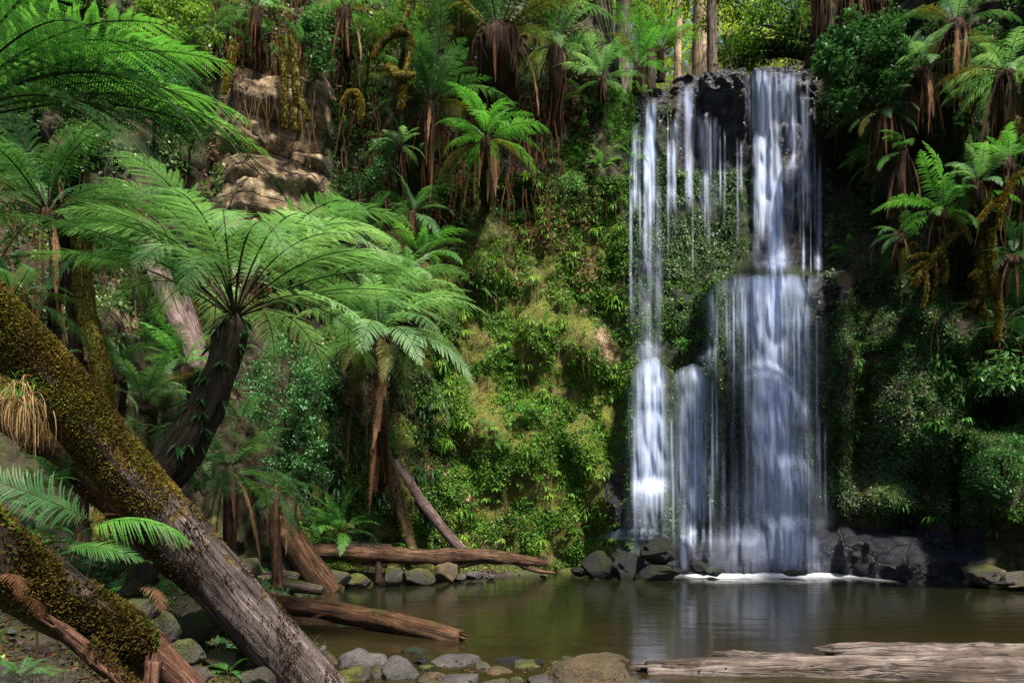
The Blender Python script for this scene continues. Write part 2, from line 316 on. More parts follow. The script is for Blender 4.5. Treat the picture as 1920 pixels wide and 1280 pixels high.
def build_cliff():
    pxs = list(np.arange(-900, 0, 18)) + list(np.arange(0, 1150, 5.5)) + list(np.arange(1150, 1610, 3.2)) + list(np.arange(1610, 1940, 5.5)) + list(np.arange(1940, 2900, 18))
    NV, NT = 230, 14
    V = []; wet = []; bare = []; hue = []; dark = []; fg = []
    for px in pxs:
        top = cliff_top(px); prev = None
        for j in range(NV + NT):
            if j < NV:
                z = -0.9 + 14.5 * j / 150 if j <= 150 else 13.6 + (top - 13.6) * (j - 150) / (NV - 151)
                if top < 13.6: z = -0.9 + (top + .9) * j / (NV - 1)
                Y = cliff_y(px, z)
                if j > NV - 6: Y += 0.05 * (j - (NV - 6)) ** 1.5     # rounded lip
                last = Y
            else:
                k = j - NV + 1; z = top + 0.05 * k + 0.012 * k * k; Y = last + 0.4 * k + 0.05 * k * k
                z += 0.12 * nz(px * 0.02, Y, 3)
            V.append(((px - HX) / F * Y, Y, z))
            py = HY - (z - CZ) * F / Y; n = nz(px * 0.012, py * 0.012, 5.0) * 22
            a = region(px + n, py, 1268, 1400, 80, 315, 7); b2 = region(px, py + n, 1395, 1535, 80, 240, 12)
            c = region(px, py + n, 1512, 1590, 526, 625, 9) + region(px, py, 1350, 1410, 545, 600, 10)
            e = region(px + n, py + n, 1135, 1215, 890, 1010, 14) + region(px + n, py + n, 1280, 1560, 985, 1100, 14) + region(px + n, py + n, 1555, 1850, 990, 1100, 14) + region(px, py, 1195, 1255, 80, 240, 8) * 0.8 \
                + 0.75 * region(px + n * 2, py, 1410, 1540, 240, 500, 12)
            wet.append(min(1, a + b2 + c + e))
            g = region(px + n, py + n, 400, 622, 130, 470, 18) + 0.8 * region(px + n, py + n, 1120, 1165, 590, 700, 12) + region(px + n, py + n, 200, 290, 470, 640, 25) * .7
            g += blob(px, py, 832, 820, 26, 14, 2) + blob(px, py, 905, 862, 30, 16, 1.5) + blob(px, py, 1105, 585, 26, 14, 2) + blob(px, py, 820, 880, 40, 22, 1.5) + blob(px, py, 870, 935, 22, 16, 2) + blob(px, py, 930, 1020, 40, 12, 2) + blob(px, py, 965, 520, 16, 8, 2)
            bare.append(min(1, g))
            hue.append(region(px + n, py + n, 760, 1180, 380, 1075, 60) + .55 * region(px, py, 560, 800, 850, 1075, 60) + .5 * region(px, py, 1600, 1720, 880, 1000, 50))
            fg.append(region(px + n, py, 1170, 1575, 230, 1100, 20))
            dark.append(min(1, region(px, py, 1560, 1770, -200, 540, 40) + 0.8 * region(px, py, 640, 980, 250, 470, 40) + .35 * region(px, py, 1765, 2400, -200, 1200, 40) + .6 * region(px, py, -900, 420, 300, 900, 60)))  # dark earth tone; also paints shade into the right recess and the hollows
    n = NV + NT; m = MB()
    idx = np.arange(len(pxs) * n).reshape(len(pxs), n)
    q = np.stack([idx[:-1, :-1], idx[1:, :-1], idx[1:, 1:], idx[:-1, 1:]], -1).reshape(-1, 4)
    m.add(V, q)
    return m, dict(wet=wet, bare=bare, hue=hue, dark=dark, fg=fg), q
def m_cliff():
    b = NB('cliff rock and moss'); g = b.geo(); pos = g.outputs['Position']
    mp = b.n('ShaderNodeMapping'); mp.inputs['Scale'].default_value = (1, 1, 1.9); b.l(pos, mp.inputs[0])
    n1 = b.noise(mp.outputs[0], 1.3, 8, 0.66, 0.3); n2 = b.noise(pos, 9, 8, 0.7); n3 = b.noise(pos, 38, 4, 0.75)
    wet, bare, hue, dark = [b.attr(k).outputs['Fac'] for k in ('wet', 'bare', 'hue', 'dark')]
    rock = b.ramp(n1.outputs[0], [(0.3, (0.035, 0.022, 0.012)), (0.5, (0.13, 0.085, 0.045)), (0.68, (0.24, 0.17, 0.095))]).outputs[0]
    grey = b.ramp(n2.outputs[0], [(0.32, (0.10, 0.065, 0.03)), (0.5, (0.32, 0.235, 0.13)), (0.66, (0.56, 0.50, 0.40))]).outputs[0]
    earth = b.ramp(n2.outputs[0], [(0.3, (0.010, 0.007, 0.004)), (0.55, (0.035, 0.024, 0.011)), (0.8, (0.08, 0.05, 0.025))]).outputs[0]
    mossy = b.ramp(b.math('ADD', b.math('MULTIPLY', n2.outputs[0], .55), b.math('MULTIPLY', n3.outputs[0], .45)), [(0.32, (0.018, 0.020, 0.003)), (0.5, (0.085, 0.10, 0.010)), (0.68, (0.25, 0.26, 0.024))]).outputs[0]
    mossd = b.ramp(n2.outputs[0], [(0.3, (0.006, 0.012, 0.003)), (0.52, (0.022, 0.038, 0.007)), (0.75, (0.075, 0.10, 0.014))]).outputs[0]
    black = b.ramp(n2.outputs[0], [(0.3, (0.005, 0.006, 0.009)), (0.55, (0.015, 0.018, 0.028)), (0.8, (0.055, 0.06, 0.09))]).outputs[0]
    vc = b.n('ShaderNodeTexVoronoi', Scale=0.8, feature='DISTANCE_TO_EDGE'); wv = b.n('ShaderNodeVectorMath', operation='ADD'); b.l(mp.outputs[0], wv.inputs[0]); wq = b.n('ShaderNodeVectorMath', operation='SCALE'); wq.inputs['Scale'].default_value = .35; b.l(b.noise(pos, 2.2, 4).outputs[1], wq.inputs[0]); b.l(wq.outputs[0], wv.inputs[1]); b.l(wv.outputs[0], vc.inputs[0])
    crk = b.math('MULTIPLY', vc.outputs[0], 30.0, True)
    grey = b.mix(crk, (0.012, 0.009, 0.006), grey); rock = b.mix(crk, (0.012, 0.009, 0.006), rock)
    nm = b.noise(pos, 0.8, 6, 0.62)
    base = b.mix(b.math('MULTIPLY', b.math('SUBTRACT', nm.outputs[0], 0.47), 9, True), earth, mossd)
    base = b.mix(b.math('MULTIPLY', b.math('ADD', hue, b.math('MULTIPLY', b.math('SUBTRACT', nm.outputs[0], .5), 2.2)), 0.95, True), base, mossy)
    base = b.mix(b.math('MULTIPLY', b.math('SUBTRACT', n1.outputs[0], 0.56), 12, True), base, b.mix(0.5, rock, earth))
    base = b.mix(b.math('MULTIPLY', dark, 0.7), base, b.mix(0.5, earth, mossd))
    base = b.mix(b.math('MULTIPLY', b.math('ADD', b.math('SUBTRACT', bare, 0.55), b.math('SUBTRACT', n2.outputs[0], 0.5)), 6, True), base, b.mix(b.math('MULTIPLY', b.math('SUBTRACT', n1.outputs[0], .42), 5, True), rock, grey))
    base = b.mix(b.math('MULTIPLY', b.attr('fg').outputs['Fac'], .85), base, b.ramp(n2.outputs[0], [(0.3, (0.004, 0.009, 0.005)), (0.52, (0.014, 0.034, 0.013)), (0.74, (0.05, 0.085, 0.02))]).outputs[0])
    wm = b.math('MULTIPLY', b.math('ADD', b.math('SUBTRACT', wet, 0.5), b.math('MULTIPLY', b.math('SUBTRACT', n2.outputs[0], 0.5), 1.2)), 7, True)
    base = b.mix(wm, base, black)
    b.l(base, b.p.inputs['Base Color'])
    b.l(b.math('SUBTRACT', 0.85, b.math('MULTIPLY', wm, 0.45)), b.p.inputs['Roughness'])
    b.p.inputs['Specular IOR Level'].default_value = 0.45
    vb = b.n('ShaderNodeTexVoronoi', Scale=2.4, feature='F1'); b.l(wv.outputs[0], vb.inputs[0])
    b.bump(b.math('ADD', b.math('ADD', n2.outputs[0], b.math('MULTIPLY', b.math('MAXIMUM', wm, bare), b.math('ADD', b.math('MULTIPLY', vb.outputs[0], 1.2), b.math('MULTIPLY', crk, .6)))), b.math('MULTIPLY', n3.outputs[0], 0.3)), 0.9, 0.12)
    return b.m
M['cliff'] = m_cliff()
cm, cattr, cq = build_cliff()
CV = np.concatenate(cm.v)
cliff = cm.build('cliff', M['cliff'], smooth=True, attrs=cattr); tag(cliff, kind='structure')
BV = BVHTree.FromPolygons([tuple(v) for v in CV], cq.tolist())
CAMP = Vector((0, 0, CZ))
def hit(px, py):
    d = P(px, py, 1.0) - CAMP; d.normalize()
    loc, nrm, i, dist = BV.ray_cast(CAMP, d)
    if loc is None: return P(px, py, 22), Vector((0, -1, 0))
    if nrm.dot(d) > 0: nrm = -nrm
    return loc, nrm
def at(px, py, off=0.0):      # a point `off` metres in front of the cliff, seen at px, py
    loc, n = hit(px, py)
    return P(px, py, loc.y - off)

# ---------------------------------------------------------------- ground, pool, hillside
SHY = [2.0, 7.2, 7.9, 9.0, 11.0, 13.5, 15.2, 16.2, 17.2, 18.4, 19.5]
SHX = [6.0, 2.0, -2.15, -3.0, -3.8, -4.3, -4.1, -3.0, -1.4, 0.3, 1.5]
def shore_x(y): return interp(SHY[2:], SHX[2:], y)
def ground_z(x, y):
    d = shore_x(y) - x if y > 7.9 else -x - 2.1        # metres to the left of the waterline
    near = 7.75 - y + 0.25 * nz(x * 0.7, 0, 1)         # near beach
    zl = 0.10 + 0.42 * max(0, d) ** 0.95 if d > 0 else 0.25 * d
    if y > 13: zl = min(zl, 0.12 + 0.22 * max(0, d)) + 0.02 * max(0, d) if d > 0 else zl
    zn = -0.14 + 0.05 * near if near > 0 else -0.14 + 0.35 * near
    z = max(zl, zn)
    rx = 10.6 - 0.0 * y
    zr = 0.25 * (x - (11.4 + 0.12 * (16 - y)))
    z = max(z, min(1.0, zr))
    z = max(z, -0.9)
    return z + 0.10 * fbm(x * 1.1, y * 1.1, 0.3) + 0.04 * fbm(x * 5, y * 5, 2.0, 3)
m = MB(); gx = np.concatenate([np.arange(-18, -8, .4), np.arange(-8, 8, .1), np.arange(8, 19, .4)]); gy = np.concatenate([np.arange(-3, 3, .4), np.arange(3, 20.5, .1), np.arange(20.6, 26, .6)])
V = [(x, y, ground_z(x, y)) for x in gx for y in gy]
idx = np.arange(len(V)).reshape(len(gx), len(gy))
m.add(V, np.stack([idx[:-1, :-1], idx[1:, :-1], idx[1:, 1:], idx[:-1, 1:]], -1).reshape(-1, 4))
def m_ground():
    b = NB('forest floor'); pos = b.geo().outputs['Position']
    n1 = b.noise(pos, 1.1, 6, .6); n2 = b.noise(pos, 9, 7, .7); n3 = b.noise(pos, 45, 4, .7)
    soil = b.ramp(n2.outputs[0], [(0.3, (0.006, 0.004, 0.003)), (0.5, (0.024, 0.016, 0.010)), (0.7, (0.075, 0.052, 0.035))]).outputs[0]
    moss = b.ramp(n3.outputs[0], [(0.3, (0.008, 0.012, 0.003)), (0.55, (0.034, 0.044, 0.007)), (0.8, (0.10, 0.115, 0.015))]).outputs[0]
    b.l(b.mix(b.math('MULTIPLY', b.math('SUBTRACT', n1.outputs[0], .46), 8, True), soil, moss), b.p.inputs['Base Color'])
    b.p.inputs['Roughness'].default_value = 0.8
    b.bump(b.math('ADD', n2.outputs[0], b.math('MULTIPLY', n3.outputs[0], .5)), 0.9, 0.06); return b.m
M['ground'] = m_ground()
ground = m.build('ground', M['ground'], smooth=True); tag(ground, kind='structure')
GV = BVHTree.FromPolygons([tuple(v) for v in V], np.stack([idx[:-1, :-1], idx[1:, :-1], idx[1:, 1:], idx[:-1, 1:]], -1).reshape(-1, 4).tolist())
def ghit(px, py):
    d = P(px, py, 1.0) - CAMP; d.normalize()
    loc, nrm, i, dist = GV.ray_cast(CAMP, d)
    return loc if loc is not None else P(px, py, 6)

def m_water():
    b = NB('still brown water'); pos = b.geo().outputs['Position']
    mp = b.n('ShaderNodeMapping'); mp.inputs['Scale'].default_value = (0.35, 1.2, 1); mp.inputs['Rotation'].default_value = (0, 0, 0.2); b.l(pos, mp.inputs[0])
    n1 = b.noise(mp.outputs[0], 2.2, 3, 0.5, 0.3); n2 = b.noise(mp.outputs[0], 0.7, 3, .5)
    sep = b.n('ShaderNodeSeparateXYZ'); b.l(pos, sep.inputs[0])
    sh = b.math('MULTIPLY', b.math('SUBTRACT', 12.5, sep.outputs[1]), 0.22, True)     # shallows over the tan bed near the camera
    col = b.mix(b.math('MULTIPLY', sh, b.math('ADD', b.math('MULTIPLY', n2.outputs[0], 1.0), 0.1)), (0.008, 0.009, 0.004), (0.022, 0.016, 0.006))
    b.l(col, b.p.inputs['Base Color']); b.p.inputs['Roughness'].default_value = 0.13
    b.p.inputs['IOR'].default_value = 1.33; b.p.inputs['Specular IOR Level'].default_value = 0.5
    b.bump(n1.outputs[0], 0.22, 0.05); return b.m
m = MB(); wy = [3, 26]
gxx = np.arange(-20, 20.1, 2.0); gyy = np.arange(3.0, 24, 1.5); V = [(x, y, 0.0) for x in gxx for y in gyy]; idx = np.arange(len(V)).reshape(len(gxx), len(gyy))
m.add(V, np.stack([idx[:-1, :-1], idx[1:, :-1], idx[1:, 1:], idx[:-1, 1:]], -1).reshape(-1, 4))
M['water'] = m_water()
tag(m.build('pool_water', M['water'], smooth=True), kind='structure')

# hillside above and behind the falls
def hill_z(x, y):
    k = max(0, y - 23.0); side = max(0, abs(x - 6.5) - 3.0)
    return 14.6 + 0.04 * k + 0.95 * max(0, y - 32) + 0.9 * side * sm(23, 27, y) + 0.6 * fbm(x * .3, y * .3, 9)
m = MB(); hx = np.arange(-40, 60, 1.2); hy = np.arange(23.6, 75, 1.2)
V = [(x, y, min(hill_z(x, y), 33)) for x in hx for y in hy]; idx = np.arange(len(V)).reshape(len(hx), len(hy))
m.add(V, np.stack([idx[:-1, :-1], idx[1:, :-1], idx[1:, 1:], idx[:-1, 1:]], -1).reshape(-1, 4))
tag(m.build('hillside', M['ground'], smooth=True), kind='structure')

# ---------------------------------------------------------------- shape makers
def smooth_path(pts, n):
    """Catmull-Rom through pts (list of (Vector, radius)) -> n points"""
    P_ = [Vector(p) for p, _ in pts]; r_ = [r for _, r in pts]; out = []
    k = len(P_) - 1
    for i in range(n):
        t = i / (n - 1) * k; j = min(int(t), k - 1); u = t - j
        p0 = P_[max(j - 1, 0)]; p1 = P_[j]; p2 = P_[j + 1]; p3 = P_[min(j + 2, k)]
        q = 0.5 * ((2 * p1) + (p2 - p0) * u + (2 * p0 - 5 * p1 + 4 * p2 - p3) * u * u + (3 * p1 - p0 - 3 * p2 + p3) * u ** 3)
        out.append((q, r_[j] * (1 - u) + r_[j + 1] * u))
    return out
def tube_into(m, pts, seg=12, rough=0.06, seed=0, mat=0, cap=True, n=None, fib=0.0, flat=1.0, dent=0.0):
    """tapered lumpy tube; rough is relative to the radius; fib adds fluting along the stem"""
    L = sum((Vector(pts[i + 1][0]) - Vector(pts[i][0])).length for i in range(len(pts) - 1))
    rm = sum(r for _, r in pts) / len(pts)
    if n is None: n = max(3, min(160, int(L / max(rm * 0.35, 0.02))))
    path = smooth_path(pts, n) if len(pts) > 2 or n > 2 else [(Vector(p), r) for p, r in pts]
    V = []; G = []; s = 0.0; up = None
    for i, (p, r) in enumerate(path):
        a = path[max(i - 1, 0)][0]; c = path[min(i + 1, n - 1)][0]
        t = (c - a).normalized() if (c - a).length > 1e-6 else Vector((0, 0, 1))
        if i: s += (p - path[i - 1][0]).length
        if up is None:
            up = Vector((0, 0, 1)) if abs(t.z) < 0.9 else Vector((0, 1, 0))
        x = t.cross(up).normalized(); up = x.cross(t).normalized()
        for j in range(seg):
            th = 2 * math.pi * j / seg; cx, sx = math.cos(th), math.sin(th)
            k = 1 + rough * 2 * noise.fractal(Vector((s / rm * .35 + seed * 7.3, cx * 1.2, sx * 1.2)), 0.9, 2.1, 3)
            if fib: k += fib * noise.noise(Vector((s / rm * .12 + seed, cx * 6, sx * 6)))
            if dent: k -= dent * max(0, noise.noise(Vector((s / rm * .3 + seed * 3, cx * 1.5, sx * 1.5))) - .15) * 2
            rr = r * k
            V.append(p + x * (cx * rr) + up * (sx * rr * flat)); G.append((s + seed * 3.7, cx * rm * 1.0, sx * rm * 1.0))
    idx = np.arange(n * seg).reshape(n, seg); nx = np.roll(idx, -1, 1)
    q = np.stack([idx[:-1], nx[:-1], nx[1:], idx[1:]], -1).reshape(-1, 4)
    T = []
    if cap:
        for e, row, sgn in ((0, idx[0], 1), (n - 1, idx[-1], -1)):
            a = path[0][0] if e == 0 else path[-1][0]
            c = len(V); V.append(a + (path[0][0] - path[1][0] if e == 0 else path[-1][0] - path[-2][0]) * 0.15); G.append((seed * 3.7 + (0 if e == 0 else s), 0, 0))
            for j in range(seg):
                T.append((c, row[(j + 1) % seg], row[j]) if sgn > 0 else (c, row[j], row[(j + 1) % seg]))
    m.add(V, q, T, mat, G)
    return path
def tube_obj(name, pts, mat, parent=None, base=None, **kw):
    m = MB(); tube_into(m, pts, **kw); return m.build(name, mat, parent, smooth=True, base=base)

def rock_mesh(name, size, seed, mat, sub=4, lump=0.25, facet=0.25, flat_bottom=True):
    import bmesh
    bm = bmesh.new(); bmesh.ops.create_icosphere(bm, subdivisions=sub, radius=1.0)
    sx, sy, sz = size; rr = random.Random(int(seed * 97)); planes = []
    for i in range(int(facet * 34)):
        pn = Vector((rr.gauss(0, 1), rr.gauss(0, 1), rr.gauss(0, .8))).normalized(); planes.append((pn, rr.uniform(.62, .92)))
    for v in bm.verts:
        c = v.co.copy(); q = c * 1.1 + Vector((seed * 5.1, seed * 2.3, 0))
        vd = noise.voronoi(c * 0.9 + Vector((seed * 3.3, seed, 0)))[0]
        k = 1 + lump * noise.fractal(q, 1.0, 2.0, 2) * 1.4 + facet * (min(vd[1] - vd[0], 0.5) - 0.25) + 0.035 * noise.fractal(c * 5 + Vector((seed, 0, 0)), 0.9, 2.1, 3)
        # squarish rather than round
        q = c * k
        for pn, pd in planes:
            e = q.dot(pn) - pd
            if e > 0: q -= pn * (e * .93)
        v.co = Vector((q.x * sx, q.y * sy, q.z * sz)) * 1.06
    me = bpy.data.meshes.new(name); bm.to_mesh(me); bm.free()
    for p in me.polygons: p.use_smooth = True
    me.materials.append(mat); return me

# ----- fern fronds (local frame: starts at 0, grows along +X, world up is +Z)
def frond_into(m, L=1.0, e0=60, e1=-20, npin=26, W=0.17, ang=62, sag=0.25, seed=0, leaf=0, stem=1, stipe=0.14, npl=11, curl=0.0, wind=0.0, stemr=0.006, M4=None, tipbend=1.4, jag=0.9):
    """bipinnate frond. W = half width relative to L; e0/e1 = elevation in degrees at the base and at the tip"""
    rng = np.random.RandomState(seed)
    N = 40; t = np.linspace(0, 1, N)
    el = np.radians(e0 + (e1 - e0) * t ** tipbend); az = np.radians(curl * t ** 1.5)
    dx = np.cos(el) * np.cos(az); dy = np.cos(el) * np.sin(az); dz = np.sin(el)
    S = np.zeros((N, 3)); S[1:, 0] = np.cumsum((dx[1:] + dx[:-1]) / 2) / (N - 1); S[1:, 1] = np.cumsum((dy[1:] + dy[:-1]) / 2) / (N - 1); S[1:, 2] = np.cumsum((dz[1:] + dz[:-1]) / 2) / (N - 1)
    S *= L
    T = np.stack([dx, dy, dz], -1)
    side = np.stack([-np.sin(az), np.cos(az), np.zeros(N)], -1)
    up = np.cross(T, side) * -1; up = np.cross(side, T) * -1
    up = np.cross(T, side); up *= np.sign(up[:, 2:3] + 1e-9)
    # rachis
    r = L * stemr * (1 - 0.85 * t)[:, None] + L * 0.0006
    ring = [S + side * r, S + up * r * .8, S - side * r, S - up * r * .8]
    V = np.stack(ring, 1).reshape(-1, 3); idx = np.arange(N * 4).reshape(N, 4); nx = np.roll(idx, -1, 1)
    G = np.stack([np.repeat(t * L, 4), V[:, 1], V[:, 2]], -1)
    def put(v, q, mat, gr=None):
        if M4 is not None: v = v @ M4[:3, :3].T + M4[:3, 3]
        m.add(v, q, None, mat, gr)
    put(V, np.stack([idx[:-1], nx[:-1], nx[1:], idx[1:]], -1).reshape(-1, 4), stem, G)
    # pinnae
    tp = stipe + (1 - stipe) * (np.arange(npin) + 0.5) / npin; u = (tp - stipe) / (1 - stipe)
    prof = np.minimum(1, (u / 0.30) ** 0.6) * (1 - u ** 2.2) ** 0.75 + 0.02
    quads = []; VV = []
    for sg in (-1, 1):
        for i in range(npin):
            ti = tp[i] + sg * 0.25 / npin * (1 - stipe)
            k = np.clip(ti, 0, 1) * (N - 1); a = int(min(k, N - 2)); f = k - a
            p0 = S[a] * (1 - f) + S[a + 1] * f; tt = T[a]; ss = side[a] * sg; uu = up[a]
            w = W * L * prof[i] * rng.uniform(0.8, 1.1)
            an = np.radians(ang - 22 * u[i] + rng.uniform(-9, 9))
            if rng.uniform() < .035: continue
            d = ss * np.sin(an) + tt * np.cos(an)
            d = d + uu * rng.uniform(0.0, 0.18); d /= np.linalg.norm(d)
            cr = np.cross(d, uu); cr /= np.linalg.norm(cr); upn = np.cross(cr, d)
            npi = max(4, int(npl * (0.45 + 0.55 * prof[i])))
            s = (np.arange(npi) + 0.5) / npi
            drop = -sag * w * s ** 2
            c = p0 + d * (w * s)[:, None]; c[:, 2] += drop; c += tt * (wind * w * s ** 2)[:, None]
            dd = d * w; dloc = np.tile(dd, (npi, 1)); dloc[:, 2] += -2 * sag * w * s; dloc /= np.linalg.norm(dloc, axis=1)[:, None]
            pl = w / npi * jag * 1.0 + 0.0; ln = (L * (1 - stipe) / npin * 0.60 * (.45 + .55 * prof[i])) * (1 - s ** 2.5 * .75) * rng.uniform(.85, 1.1, npi); hw = w / npi * 0.40
            for s2 in (-1, 1):
                ld = dloc * 0.42 + cr * s2; ld /= np.linalg.norm(ld, axis=1)[:, None]
                lift = upn * 0.0 - np.array([0, 0, 1]) * 0.16
                q0 = c - dloc * hw * .8; q2 = c + (ld + lift) * ln[:, None]
                q1 = c + dloc * hw * .9; qm = c + (ld + lift * .4) * (ln * .62)[:, None]
                VV.append(np.stack([q0, q1, qm + dloc * hw * 1.1, q2], 1) if s2 > 0 else np.stack([q1, q0, q2, qm + dloc * hw * 1.1], 1))
    VV = np.concatenate(VV).reshape(-1, 3)
    put(VV, np.arange(len(VV)).reshape(-1, 4), leaf)

def frond_mesh(name, mats, **kw):
    m = MB(); frond_into(m, **kw); return m.mesh(name, mats)
# shared frond meshes, unit length; ELV = base elevation classes
ELV = [(82, 28), (66, -5), (50, -28), (32, -48), (10, -66), (-18, -78)]
FR = {}
def frond_set(style):
    if style in FR: return FR[style]
    mats = {'soft': 'fern', 'bright': 'fern_bright', 'pale': 'fern_pale', 'dark': 'fern_dark', 'old': 'fern_old'}[style.split('_')[0]]
    det = 20 if style.endswith('_hi') else 11
    out = []
    for k, (a, b) in enumerate(ELV):
        row = []
        for v in range(2):
            row.append(frond_mesh('frond', [M[mats], M['stipe']], e0=a, e1=b, npin=(33 if det == 20 else 24) + v, W=0.17 + .02 * v, npl=det, seed=k * 7 + v, sag=0.3 + .1 * v, curl=(-14, 16)[v], stemr=.0055))
        out.append(row)
    FR[style] = out; return out
DEADM = [frond_mesh('dead_frond', [M['dead'], M['stipe_dead']], e0=-68 - 8 * v, e1=-89, npin=18, W=0.055 + .03 * v, ang=14, npl=12, seed=90 + v, sag=.5, tipbend=.6, curl=20 * v) for v in range(3)]
DEADP = [frond_mesh('dead_frond', [M['dead_pale'], M['stipe_dead']], e0=-30 - 15 * v, e1=-86, npin=22, W=0.09 + .02 * v, ang=22, npl=12, seed=96 + v, sag=0.4, tipbend=.5, curl=-20 * v) for v in range(3)]

def crown(root, c, Lm, n, style, rng, elw=(2, 3, 3, 2, 1, 0), az0=0.0, azr=360.0, sc=(0.8, 1.1), pal=0):
    """n fronds round the local point c of the thing `root`"""
    fs = frond_set(style); cls = [k for k, wt in enumerate(elw) for _ in range(wt)]
    for i in range(n):
        k = cls[int(i * len(cls) / n)] if n >= len(cls) else rng.choice(cls)
        az = az0 + azr * ((i * 0.618034) % 1.0 - 0.5) + rng.uniform(-24, 24)
        s = Lm * rng.uniform(sc[0] * .8, sc[1])
        link_mesh('frond', rng.choice(frond_set('old')[min(k + 2, 5)] if rng.random() < .10 else fs[k]), root, c, (R(rng.uniform(-20, 20)), R(rng.uniform(-12, 12)), R(az)), (s, s, s))
def dead_skirt(root, c, Lm, n, rng, pale=0.3, rad=0.05):
    for i in range(n):
        az = rng.uniform(0, 360); s = Lm * rng.uniform(.6, 1.15)
        o = Vector((math.cos(R(az)) * rad, math.sin(R(az)) * rad, rng.uniform(-.1, 0.02) * Lm))
        link_mesh('dead_frond', rng.choice(DEADP if rng.random() < pale else DEADM), root, Vector(c) + o, (R(rng.uniform(-8, 8)), R(rng.uniform(-8, 8)), R(az)), (s, s, s * rng.uniform(.9, 1.2)))
def skirt_mesh_into(m, c, Rr, H, rng, n=60):
    """mass of hanging dead stalks round a trunk"""
    for i in range(n):
        az = rng.uniform(0, 2 * math.pi); r0 = Rr * rng.uniform(.5, .9); l = H * rng.uniform(.15, 1.0)
        a = Vector(c) + Vector((math.cos(az) * r0, math.sin(az) * r0, rng.uniform(-.2, 0.03) * H))
        r1 = r0 * rng.uniform(1.0, 1.5)
        b = Vector(c) + Vector((math.cos(az + .1) * r1, math.sin(az + .1) * r1, -l * .5)); d = Vector(c) + Vector((math.cos(az + rng.uniform(-.2, .4)) * r1 * .9, math.sin(az) * r1 * .9, -l))
        tube_into(m, [(a, Rr * .05), (b, Rr * .045), (d, Rr * .01)], seg=4, rough=0, n=6, cap=False)
class Rng(random.Random): pass
def tree_fern(px, py, Lpx, n, label, off=1.0, Y=None, style='soft', elw=(2, 3, 3, 2, 1, 0), az0=0, azr=360, trunk=150, tw=26, dead=4, deadL=.55, pale=.3, skirt=0.0, seed=0, lean=0, group='tree ferns growing on the gorge walls', sc=(.8, 1.1), cat='tree fern', name='tree_fern'):
    rng = Rng(seed * 31 + int(px)); c = P(px, py, Y) if Y else at(px, py, off)
    Y = c.y; Lm = 1.32 * Lpx * Y / F; n = int(n * 1.8); trunk *= .85; tw *= .85; dead = int(dead * 1.5); H = trunk * Y / F; tr = tw / 2 * Y / F
    g0 = ground_z(c.x, c.y); B = hit(px + lean * 40, min(py + trunk, 1040))[0]; B = Vector((B.x, B.y + .25, B.z - .2))
    if c.z - H < g0 + 1.6 and c.y < 16.3: B = Vector((c.x + lean, c.y + .2, g0 - .15))
    elif B.y - c.y > 5 or B.y > 21 or B.y < c.y: B = c + Vector((lean * H, .35 * H, -H - .3))
    root = empty(name, B, label, cat, group); cen = c - B; H = cen.z
    if trunk > 12:
        k1 = Vector((cen.x * .9, cen.y * .85, cen.z * .45)); k2 = Vector((cen.x, cen.y, cen.z - min(.5, .25 * abs(H)) - .05))
        if k1.z > k2.z - .05: k1.z = k2.z * .5
        pts = [(Vector((0, 0, 0)), tr * 1.15), (k1, tr), (k2, tr * .95), (cen + Vector((0, 0, -.03)), tr * .95), (cen + Vector((0, 0, tr * .6)), tr * .3)]
        tube_obj('trunk', pts, M['fibre'], root, seg=14, rough=.10, fib=.35, seed=seed + px % 7)
    crown(root, cen, Lm, n, style, rng, elw, az0, azr, sc)
    if dead: dead_skirt(root, cen, Lm * deadL, dead, rng, pale, tr)
    if skirt:
        m = MB(); skirt_mesh_into(m, cen, tr * 1.35, skirt * .75 * Y / F, rng, 34); m.build('skirt', M['stipe_dead'], root)
    return root

def leaf_cloud_into(m, centres, rad, n, size, rng, mat=0, aspect=.5, droop=.3, flat=.75):
    """n leaf blades scattered in small clumps round the centres"""
    C = np.array(centres, float); k = rng.randint(0, len(C), n); 
    off = rng.normal(0, 1, (n, 3)); off /= np.maximum(1e-6, np.linalg.norm(off, axis=1))[:, None]; off *= (rng.uniform(0, 1, n) ** .45)[:, None] * rad * np.array([1, 1, flat])
    p = C[k] + off
    az = rng.uniform(0, 2 * np.pi, n); el = rng.uniform(-.9, .5, n) - droop
    d = np.stack([np.cos(az) * np.cos(el), np.sin(az) * np.cos(el), np.sin(el)], -1)
    s = np.stack([-np.sin(az), np.cos(az), rng.uniform(-.5, .5, n)], -1); s /= np.linalg.norm(s, axis=1)[:, None]
    l = (size * rng.uniform(.6, 1.3, n))[:, None]; wd = l * aspect * .5
    v = np.stack([p, p + d * l * .45 + s * wd, p + d * l, p + d * l * .45 - s * wd], 1).reshape(-1, 3)
    m.add(v, np.arange(len(v)).reshape(-1, 4), None, mat)
